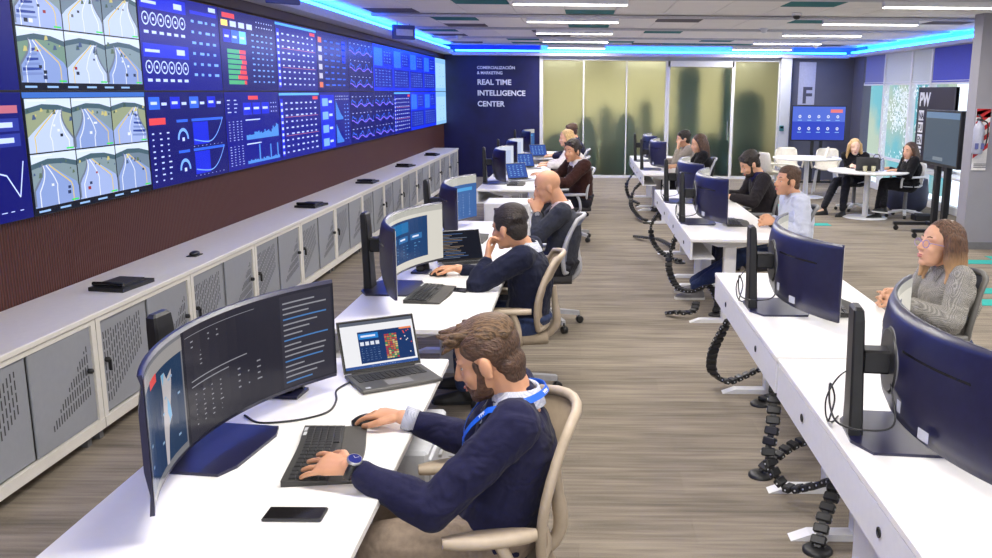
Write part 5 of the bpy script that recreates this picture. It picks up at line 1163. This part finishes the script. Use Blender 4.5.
        for k in range(5): p = hp(-.105, -.05 + .025 * k, .0); q = hp(-.10, -.055 + .0275 * k, -.10); chain(hm, [p, q, q + dn * .13 * hs - f * .01], [.03 * hs, .028 * hs, .012 * hs], 10)
    elif hair == 'buzz': hh(hp(-.026, 0, .030), (.0905, .0785, .070)); hh(hp(-.055, 0, -.02), (.055, .066, .052))
    if hair and hair != 'bald' and hair != 'buzz':
        me = remesh(hm, max(.005, vox * .8), 6 if hair == 'short' else 2); link('hair', shift(me, o), hairm, t)
    if hair == 'quiff' or hair == 'fade':
        fd = MB(); fd.ell(hp(-.020, 0, .034), (.096 * hs, .0808 * hs, .080 * hs), hax, 18, 12).ell(hp(-.058, 0, -.03), (.052 * hs, .062 * hs, .055 * hs), hax, 18, 12).ell(hp(-.052, 0, -.062), (.046 * hs, .055 * hs, .048 * hs), hax, 18, 12)
        for sg in (1, -1): fd.ell(hp(.022, sg * .060, -.004), (.012 * hs, .0125 * hs, .028 * hs), hax, 12, 8).ell(hp(.002, sg * .066, .055), (.050 * hs, .0135 * hs, .040 * hs), hax, 14, 9)
        link('hair_sides', shift(remesh(fd, max(.005, vox * .8), 3), o), stubble or hairm, t)
    if beard:
        bd = MB(); bd.ell(hp(.036, 0, -.082), (.054 * hs, .0535 * hs, .036 * hs), hax, 18, 12).ell(hp(.066, 0, -.098), (.026 * hs, .028 * hs, .022 * hs), hax, 14, 9)
        for sg in (1, -1): cap(bd, hp(.016, sg * .060, -.015), hp(.034, sg * .048, -.07), .011 * hs, .016 * hs, 8); cap(bd, hp(.091, sg * .004, -.050), hp(.078, sg * .026, -.066), .005 * hs, .008 * hs, 8)
        link('beard', shift(remesh(bd, max(.005, vox * .8), 3), o), beard, t)
    if collar:
        cl = MB(); k = 18; r0, r1 = [], []
        c0 = N - up * .028 * s; c1 = N + up * .030 * s + f * .008
        for i in range(k):
            a = i * 2 * math.pi / k; d = left * math.cos(a) + f * math.sin(a); dip = up * (-.03 * max(0, math.sin(a)) ** 3)
            r0.append(c0 + d * .096 * s + dip - o); r1.append(c1 + d * .071 * s + dip - o)
        cl.loft([r0, r1, [p + (c0 - o - p) * .08 + up * -.004 for p in r1], [p + (c0 - o - p) * .05 for p in r0]], True, cap=False); cl.build('collar', collar, t)
        for sg in (1, -1):
            tipc = N + f * .075 * s - up * .015 * s + left * sg * .03; MB().extr([tipc - o, tipc - o + left * sg * .045 - f * .02 + up * .01, tipc - o + left * sg * .03 + f * .022 - up * .06 * s], f * .004).build('collar_point', collar, t)
    return t, o, dict(hp=hp, hax=hax, f=f, left=left, up=up, N=N, sh=sh)
BROWN = hair_mat('brown_hair', rgb(44, 30, 22), rgb(128, 98, 68)); FADE = hair_mat('short_brown_hair', rgb(58, 40, 30), rgb(98, 70, 52)); BLKH = hair_mat('black_hair', rgb(20, 16, 15), rgb(54, 42, 36)); BLOND = hair_mat('blonde_hair', rgb(168, 128, 78), rgb(226, 194, 138)); DKB = hair_mat('dark_brown_hair', rgb(48, 32, 24), rgb(96, 66, 46)); BAL = hair_mat('balayage_hair', rgb(60, 40, 30), rgb(120, 84, 60))
_n, _l = BAL.node_tree.nodes, BAL.node_tree.links; _sx = _n.new('ShaderNodeSeparateXYZ'); _l.new([x for x in _n if x.type == 'TEX_COORD'][0].outputs['Object'], _sx.inputs[0]); _mr = _n.new('ShaderNodeMapRange'); _mr.inputs[1].default_value = .90; _mr.inputs[2].default_value = 1.05; _l.new(_sx.outputs[2], _mr.inputs[0])
_mx = _n.new('ShaderNodeMix'); _mx.data_type = 'RGBA'; _mx.inputs[6].default_value = rgb(214, 170, 120) + (1,); _l.new(_mr.outputs[0], _mx.inputs[0]); _l.new([x for x in _n if x.type == 'VALTORGB'][0].outputs[0], _mx.inputs[7]); _l.new(_mx.outputs[2], _n['Principled BSDF'].inputs['Base Color'])
BEARD = hair_mat('beard_brown', rgb(70, 46, 34), rgb(110, 76, 56)); BBEARD = hair_mat('beard_black', rgb(30, 22, 20), rgb(70, 52, 44))
NAVYK = cloth('navy_knit', rgb(34, 34, 62)); NAVY2 = cloth('dark_navy_knit', rgb(30, 33, 52)); GRYB = cloth('charcoal_blazer', rgb(56, 58, 68)); BRNC = cloth('brown_cardigan', rgb(60, 36, 32)); LSHIRT = checked('pale_blue_shirt', rgb(206, 210, 224), rgb(190, 196, 216), 260); DKSW = cloth('dark_sweater', rgb(44, 40, 44)); HOUND = checked('grey_check_jacket', rgb(184, 180, 172), rgb(104, 102, 100), 300); BLKC = cloth('black_cloth', rgb(26, 25, 29)); WHC = cloth('white_blouse', rgb(220, 212, 212)); PINKW = cloth('pale_pink_shirt', rgb(228, 208, 212)); GREYT = cloth('grey_top', rgb(150, 140, 132)); CHINO = cloth('taupe_chino', rgb(142, 126, 112)); JEAN = cloth('blue_jeans', rgb(50, 62, 96)); DKT = cloth('dark_trousers', rgb(38, 38, 46)); SHOEB = mat('black_shoe', (.015, .015, .017), .5); SHOEG = mat('grey_sneaker', rgb(120, 118, 122), .7); SOLE = mat('white_sole', rgb(214, 212, 208), .7); GINGH = checked('fine_check_shirt', rgb(206, 206, 214), rgb(150, 156, 176), 300); NAVC = cloth('navy_collar', rgb(40, 38, 84))
DN = (0, 0, -1)
# --- man with the lanyard
t, o, J = person('man with blue lanyard and navy sweater typing at the near white desk', (-.28, 2.66, .49), (-.195, 2.665, .945), (-.285, 2.665, 1.058), (-.93, .10, -.36), (-1, -.08, 0),
    (None, (-.42, 2.40, .685), (-.665, 2.435, .798), (-.90, .40, -.06), (0, .42, -.9), (.20, .14, .14, .18)), (None, (-.36, 2.93, .68), (-.60, 2.905, .775), (-.9, .36, .02), DN, (.30, .34, .36, .4)),
    ((-.60, 2.54, .50), (-.66, 2.52, .10), (-1, -.1, 0)), ((-.60, 2.82, .50), (-.72, 2.84, .10), (-1, .1, 0)), SK2, NAVYK, CHINO, SHOEB, 'quiff', BROWN, .0042, 1.0, hs=1.03, collar=GINGH, beard=BEARD, stubble=FADE)
# shirt cuff, watch, lanyard
def band(W_, ax, r, h, th, name, m, par, org):
    ax = V(ax).normalized(); a = ax.orthogonal().normalized(); b = ax.cross(a); W_ = V(W_) - org; rg = []
    for rr_, hh_ in ((r, -h), (r + th, -h), (r + th, h), (r, h)): rg.append([W_ + ax * hh_ + (a * math.cos(k * math.pi / 10) + b * math.sin(k * math.pi / 10)) * rr_ for k in range(20)])
    return MB().loft(rg, True, close=True).build(name, m, par)
band((-.575, 2.907, .768), (-.9, 0, .3), .034, .022, .006, 'shirt_cuff', GINGH, t, o)
wt = thing('wrist_watch', 'round blue-faced wrist watch on the wrist of the man with the lanyard', 'watch', (-.652, 2.433, .793))
ow = V((-.652, 2.433, .793)); band(ow, (-.90, .12, .40), .031, .010, .003, 'strap', BLACK, wt, ow)
wn_ = V((.30, -.28, .91)).normalized(); wx = wn_.orthogonal().normalized(); M3 = Matrix((wx, wn_.cross(wx), wn_)).transposed()
MB().lathe([(.020, 0), (.0225, .002), (.0225, .008), (.019, .010)], c=wn_ * .031, n=24, axis=M3).build('case', SILV, wt); MB().lathe([(.0188, .0102), (.002, .0104)], c=wn_ * .031, n=24, axis=M3).build('dial', mat('blue_dial', rgb(24, 34, 110), .2), wt); MB().bar(wn_ * .0437, wn_ * .0437 + wx * .013, .0015, .0006).bar(wn_ * .0437, wn_ * .0437 + wn_.cross(wx) * .009, .0015, .0006).build('hands', LGREY, wt)
LANY = mat('bright_blue_lanyard', rgb(24, 96, 214), .5)
def lanyard(N, f, left, up, s):
    ly = thing('lanyard', 'bright blue lanyard with white letters round the neck of the navy sweater man', 'lanyard', (N.x, N.y, N.z)); mb = MB(); path = []
    for k in range(25):
        a = -2.2 + 4.4 * k / 24      # round the back of the neck
        path.append(-f * .088 * math.cos(a) + left * .104 * math.sin(a) + up * (.022 - .045 * (abs(a) / 2.2) ** 2) + f * (.03 * (abs(a) / 2.2) ** 3))
    e1 = path[-1] + f * .05 - up * .16 - left * .05; e0 = path[0] + f * .05 - up * .16 + left * .05
    P = [e0 + (path[0] - e0) * (i / 6) + f * .03 * math.sin(math.pi * i / 6) for i in range(6)] + path + [path[-1] + (e1 - path[-1]) * ((i + 1) / 6) + f * .03 * math.sin(math.pi * (i + 1) / 6) for i in range(6)]
    rg = []
    for i, p in enumerate(P):
        d = (P[min(i + 1, len(P) - 1)] - P[max(i - 1, 0)]).normalized(); out = (p - up * p.dot(up)).normalized(); out = (out * .75 + up * .66).normalized(); wv_ = d.cross(out).normalized(); out = wv_.cross(d)
        rg.append([p + wv_ * .0105, p + wv_ * .0105 + out * .002, p - wv_ * .0105 + out * .002, p - wv_ * .0105])
    mb.loft(rg, False).build('strap', LANY, ly)
    for idx in (26, 31, 21):
        if idx < len(P) - 1:
            p = P[idx]; d = (P[idx + 1] - P[idx - 1]).normalized(); out = (p - up * p.dot(up)).normalized(); out = (out * .75 + up * .66).normalized(); wv_ = d.cross(out).normalized(); out = wv_.cross(d)
            xd = -d; yd = out.cross(xd); lettering('YPF', .017, WTXT, frame(p + out * .0032 - yd * .006, xd, yd), ly, ext=.0002, bold=.0004)
lanyard(J['N'], J['f'], J['left'], J['up'], 1.)
# --- man resting chin on hand
person('man in dark navy sweater resting his chin on his hand', (-.34, 5.36, .49), (-.325, 5.33, .955), (-.43, 5.31, 1.065), (-.88, .45, -.18), (-1, .1, 0),
    (None, (-.60, 5.10, .765), (-.545, 5.185, .905), (.05, .45, .9), (1, .1, .1), (.9, .9, .9, .9)), (None, (-.52, 5.62, .69), (-.775, 5.54, .775), (-1, -.05, .02), DN, (.3, .34, .36, .4)),
    ((-.70, 5.25, .50), (-.70, 5.24, .10), (-1, -.1, 0)), ((-.70, 5.50, .50), (-.74, 5.52, .10), (-1, .1, 0)), SK2, NAVY2, JEAN, SHOEB, 'short', BLKH, .0065, 1.0, hs=1.06, collar=GINGH)
# --- bald man
t, o, J = person('bald man in a charcoal blazer with clasped hands at his mouth', (-.18, 7.12, .50), (-.155, 7.10, .99), (-.27, 7.09, 1.125), (-.95, -.08, -.32), (-1, -.05, 0),
    (None, (-.33, 6.90, .775), (-.345, 6.995, .935), (-.25, .45, .85), (-.2, .9, 0), (.8, .9, .9, .9)), (None, (-.33, 7.30, .775), (-.35, 7.20, .935), (-.25, -.45, .85), (-.2, -.9, 0), (.8, .9, .9, .9)),
    ((-.58, 7.0, .50), (-.60, 6.98, .10), (-1, -.1, 0)), ((-.58, 7.25, .50), (-.62, 7.27, .10), (-1, .1, 0)), SK2, GRYB, DKT, SHOEB, 'buzz', DKB, .0075, 1.02, hs=1.06, top_cut='jacket', collar=PINKW)
wt = thing('wrist_watch', 'pale wrist watch on the wrist of the bald man', 'watch', (-.343, 6.98, .91)); ow = V((-.343, 6.98, .91)); band(ow, (-.1, .5, .85), .034, .011, .004, 'strap', CREAM, wt, ow); MB().lathe([(.018, 0), (.018, .008)], c=(0, -.036, .02), n=16, axis=Matrix.Rotation(math.pi / 2, 3, 'X')).build('case', SILV, wt)
# --- man in brown cardigan
person('man in a brown cardigan and white shirt turning his head', (-.02, 11.45, .52), (-.06, 11.36, 1.01), (-.125, 11.30, 1.135), (-.62, -.78, -.06), (-.85, -.5, 0),
    (None, (-.18, 11.10, .76), (-.42, 11.08, .80), (-1, .1, 0), DN, .4), (None, (-.30, 11.65, .80), (-.50, 11.45, .84), (-.8, -.5, .1), DN, .4),
    ((-.45, 11.3, .52), (-.5, 11.2, .10), (-1, -.2, 0)), ((-.45, 11.55, .52), (-.5, 11.6, .10), (-1, .1, 0)), SK2, BRNC, DKT, SHOEB, 'short', BLKH, .009, 1.04, hs=1.12, top_cut='jacket', collar=WHC)
# --- two people at the far end of the left row
person('blonde person in a pale top at the far left row desks', (-.10, 13.6, .54), (-.17, 13.55, 1.06), (-.24, 13.5, 1.18), (-.9, -.3, -.1), (-1, 0, 0),
    (None, (-.32, 13.3, .80), (-.52, 13.3, .80), (-1, 0, 0), DN, .4), (None, (-.32, 13.8, .80), (-.52, 13.75, .80), (-1, 0, 0), DN, .4),
    ((-.52, 13.5, .52), (-.55, 13.5, .10), (-1, 0, 0)), ((-.52, 13.7, .52), (-.55, 13.72, .10), (-1, 0, 0)), SK1, WHC, DKT, SHOEB, 'long', BLOND, .011, 1., female=True)
person('dark-haired person by the last desk of the left row', (-.06, 15.4, .54), (-.12, 15.4, 1.08), (-.19, 15.4, 1.20), (-.9, -.2, -.1), (-1, 0, 0),
    (None, (-.30, 15.15, .80), (-.5, 15.2, .80), (-1, 0, 0), DN, .4), (None, (-.30, 15.65, .80), (-.5, 15.6, .80), (-1, 0, 0), DN, .4),
    ((-.5, 15.3, .52), (-.55, 15.3, .10), (-1, 0, 0)), ((-.5, 15.5, .52), (-.55, 15.5, .10), (-1, 0, 0)), SK1, NAVYK, DKT, SHOEB, 'short', DKB, .011, 1.)
# --- woman with glasses
t, o, J = person('woman with glasses in a grey checked jacket looking up', (2.00, 4.86, .49), (1.995, 4.84, .945), (1.925, 4.815, 1.065), (-.93, -.24, .20), (-1, -.08, 0),
    (None, (1.93, 4.56, .70), (1.735, 4.73, .775), (-.92, .38, .0), (0, .9, -.4), (.35, .4, .4, .45)), (None, (1.88, 5.06, .70), (1.735, 4.86, .775), (-.92, -.36, .0), (0, -.9, -.4), (.5, .55, .55, .6)),
    ((1.55, 4.75, .50), (1.50, 4.74, .10), (-1, 0, 0)), ((1.55, 4.98, .50), (1.50, 5.0, .10), (-1, 0, 0)), SK1, HOUND, JEAN, SHOEB, 'long', BAL, .0055, .97, hs=1.08, female=True, top_cut='jacket', collar=HOUND)
hp, hax = J['hp'], J['hax']
gt = thing('eyeglasses', 'clear framed eyeglasses worn by the woman in the checked jacket', 'glasses', hp(.1, 0, 0)); og = hp(.1, 0, 0); CLRF = mat('violet_clear_frame', rgb(170, 150, 200), .2)
for sg in (1, -1):
    MB().tube([hp(.098 + .0 * k, sg * .034 + .024 * math.cos(k * math.pi / 8), -.004 + .019 * math.sin(k * math.pi / 8)) - og for k in range(17)], .0022, 6).build('rim', CLRF, gt); MB().tube([hp(.096, sg * .058, .004) - og, hp(.04, sg * .083, .004) - og, hp(-.01, sg * .085, .0) - og], .002, 6).build('temple', CLRF, gt)
MB().tube([hp(.100, -.010, .0) - og, hp(.104, 0, .004) - og, hp(.100, .010, .0) - og], .002, 6).build('bridge', CLRF, gt)
er = thing('earring', 'small gold hoop earring of the woman in the checked jacket', 'earring', hp(-.012, .088, -.05)); MB().tube([V((0, .009 * math.cos(k * math.pi / 6), -.009 + .009 * math.sin(k * math.pi / 6))) for k in range(13)], .002, 6).build('hoop', mat('gold', rgb(210, 170, 90), .3, .9), er); MB().ell((0, 0, 0), (.003, .003, .003), n=8, m=5).build('stud', mat('gold', rgb(210, 170, 90)), er)
# --- man in the light shirt
person('man in a light blue shirt with clasped hands looking up', (1.86, 7.80, .49), (1.84, 7.80, 1.0), (1.765, 7.785, 1.12), (-.93, -.3, .06), (-1, -.1, 0),
    (None, (1.86, 7.52, .70), (1.65, 7.68, .785), (-.92, .4, 0), (0, .9, -.4), (.4, .45, .45, .5)), (None, (1.82, 8.05, .72), (1.65, 7.82, .785), (-.92, -.38, 0), (0, -.9, -.4), (.5, .55, .55, .6)),
    ((1.40, 7.86, .44), (1.06, 8.12, .10), (-1, .0, 0)), ((1.42, 8.0, .42), (1.08, 8.36, .10), (-1, .2, 0)), SK2, LSHIRT, JEAN, SHOEG, 'fade', DKB, .008, 1., hs=1.06, top_cut='shirt', collar=LSHIRT, sole=SOLE, stubble=FADE)
# --- bearded man
person('bearded man in a dark sweater bent over the desk', (1.98, 9.76, .50), (1.89, 9.72, 1.01), (1.785, 9.69, 1.115), (-.84, -.22, -.48), (-1, -.1, 0),
    (None, (1.80, 9.46, .74), (1.55, 9.55, .79), (-1, .2, 0), DN, .4), (None, (1.78, 9.98, .74), (1.55, 9.88, .79), (-1, -.2, 0), DN, .4),
    ((1.55, 9.66, .50), (1.5, 9.64, .10), (-1, 0, 0)), ((1.55, 9.9, .50), (1.5, 9.92, .10), (-1, 0, 0)), SK1, DKSW, DKT, SHOEB, 'short', BLKH, .009, 1.04, hs=1.08, beard=BBEARD, collar=NAVC)
# --- two women at the far right desks
person('brown-haired woman in dark clothes at the far right desks', (1.80, 13.5, .50), (1.77, 13.47, 1.0), (1.71, 13.45, 1.12), (-.92, -.15, -.2), (-1, 0, 0),
    (None, (1.62, 13.25, .74), (1.40, 13.3, .79), (-1, .1, 0), DN, .4), (None, (1.62, 13.7, .74), (1.40, 13.6, .79), (-1, -.1, 0), DN, .4),
    ((1.40, 13.4, .50), (1.36, 13.4, .10), (-1, 0, 0)), ((1.40, 13.6, .50), (1.36, 13.6, .10), (-1, 0, 0)), SK1, BLKC, DKT, SHOEB, 'long', DKB, .011, 1., hs=1.08, female=True)
person('dark-haired woman in a grey top holding her hand to her face', (1.72, 14.45, .50), (1.66, 14.42, 1.02), (1.59, 14.40, 1.14), (-.95, -.1, -.15), (-1, 0, 0),
    (None, (1.46, 14.22, .78), (1.50, 14.28, 1.0), (.1, .2, .95), (1, .2, 0), .7), (None, (1.54, 14.65, .76), (1.32, 14.6, .79), (-1, -.1, 0), DN, .4),
    ((1.34, 14.35, .50), (1.3, 14.35, .10), (-1, 0, 0)), ((1.34, 14.55, .50), (1.3, 14.55, .10), (-1, 0, 0)), SK1, GREYT, DKT, SHOEB, 'short', BLKH, .011, 1., hs=1.06, female=True)
# --- two women in the lounge
person('blonde woman in black sitting cross-legged behind the lounge table', (4.40, 14.62, .50), (4.355, 14.55, .925), (4.33, 14.50, 1.03), (-.15, -.97, -.05), (-.35, -.93, 0),
    (None, (4.22, 14.40, .66), (4.22, 14.22, .77), (.1, -1, 0), DN, .4), (None, (4.58, 14.36, .68), (4.50, 14.20, .77), (-.3, -.9, 0), DN, .4),
    ((4.02, 14.35, .50), (3.80, 14.12, .12), (-.8, -.3, 0)), ((4.15, 14.22, .54), (4.05, 13.98, .10), (-.7, -.7, 0)), SK3, BLKC, DKT, SHOEB, 'long', BLOND, .010, .94, hs=1.03, female=True, top_cut='jacket')
person('brunette woman in a black jacket over a white blouse at the lounge table', (5.00, 13.86, .50), (4.99, 13.84, .92), (4.95, 13.80, 1.02), (-.85, -.45, -.05), (-1, -.1, 0),
    (None, (4.90, 13.62, .66), (4.72, 13.66, .745), (-1, .1, 0), DN, .4), (None, (4.90, 14.04, .66), (4.72, 14.02, .745), (-1, -.1, 0), DN, .4),
    ((4.58, 13.75, .52), (4.50, 13.70, .10), (-.9, -.2, 0)), ((4.62, 13.88, .54), (4.56, 13.62, .20), (-.9, -.2, .1)), SK1, BLKC, BLKC, SHOEB, 'long', DKB, .010, .94, hs=1.03, female=True, top_cut='jacket', collar=WHC, sole=SOLE)
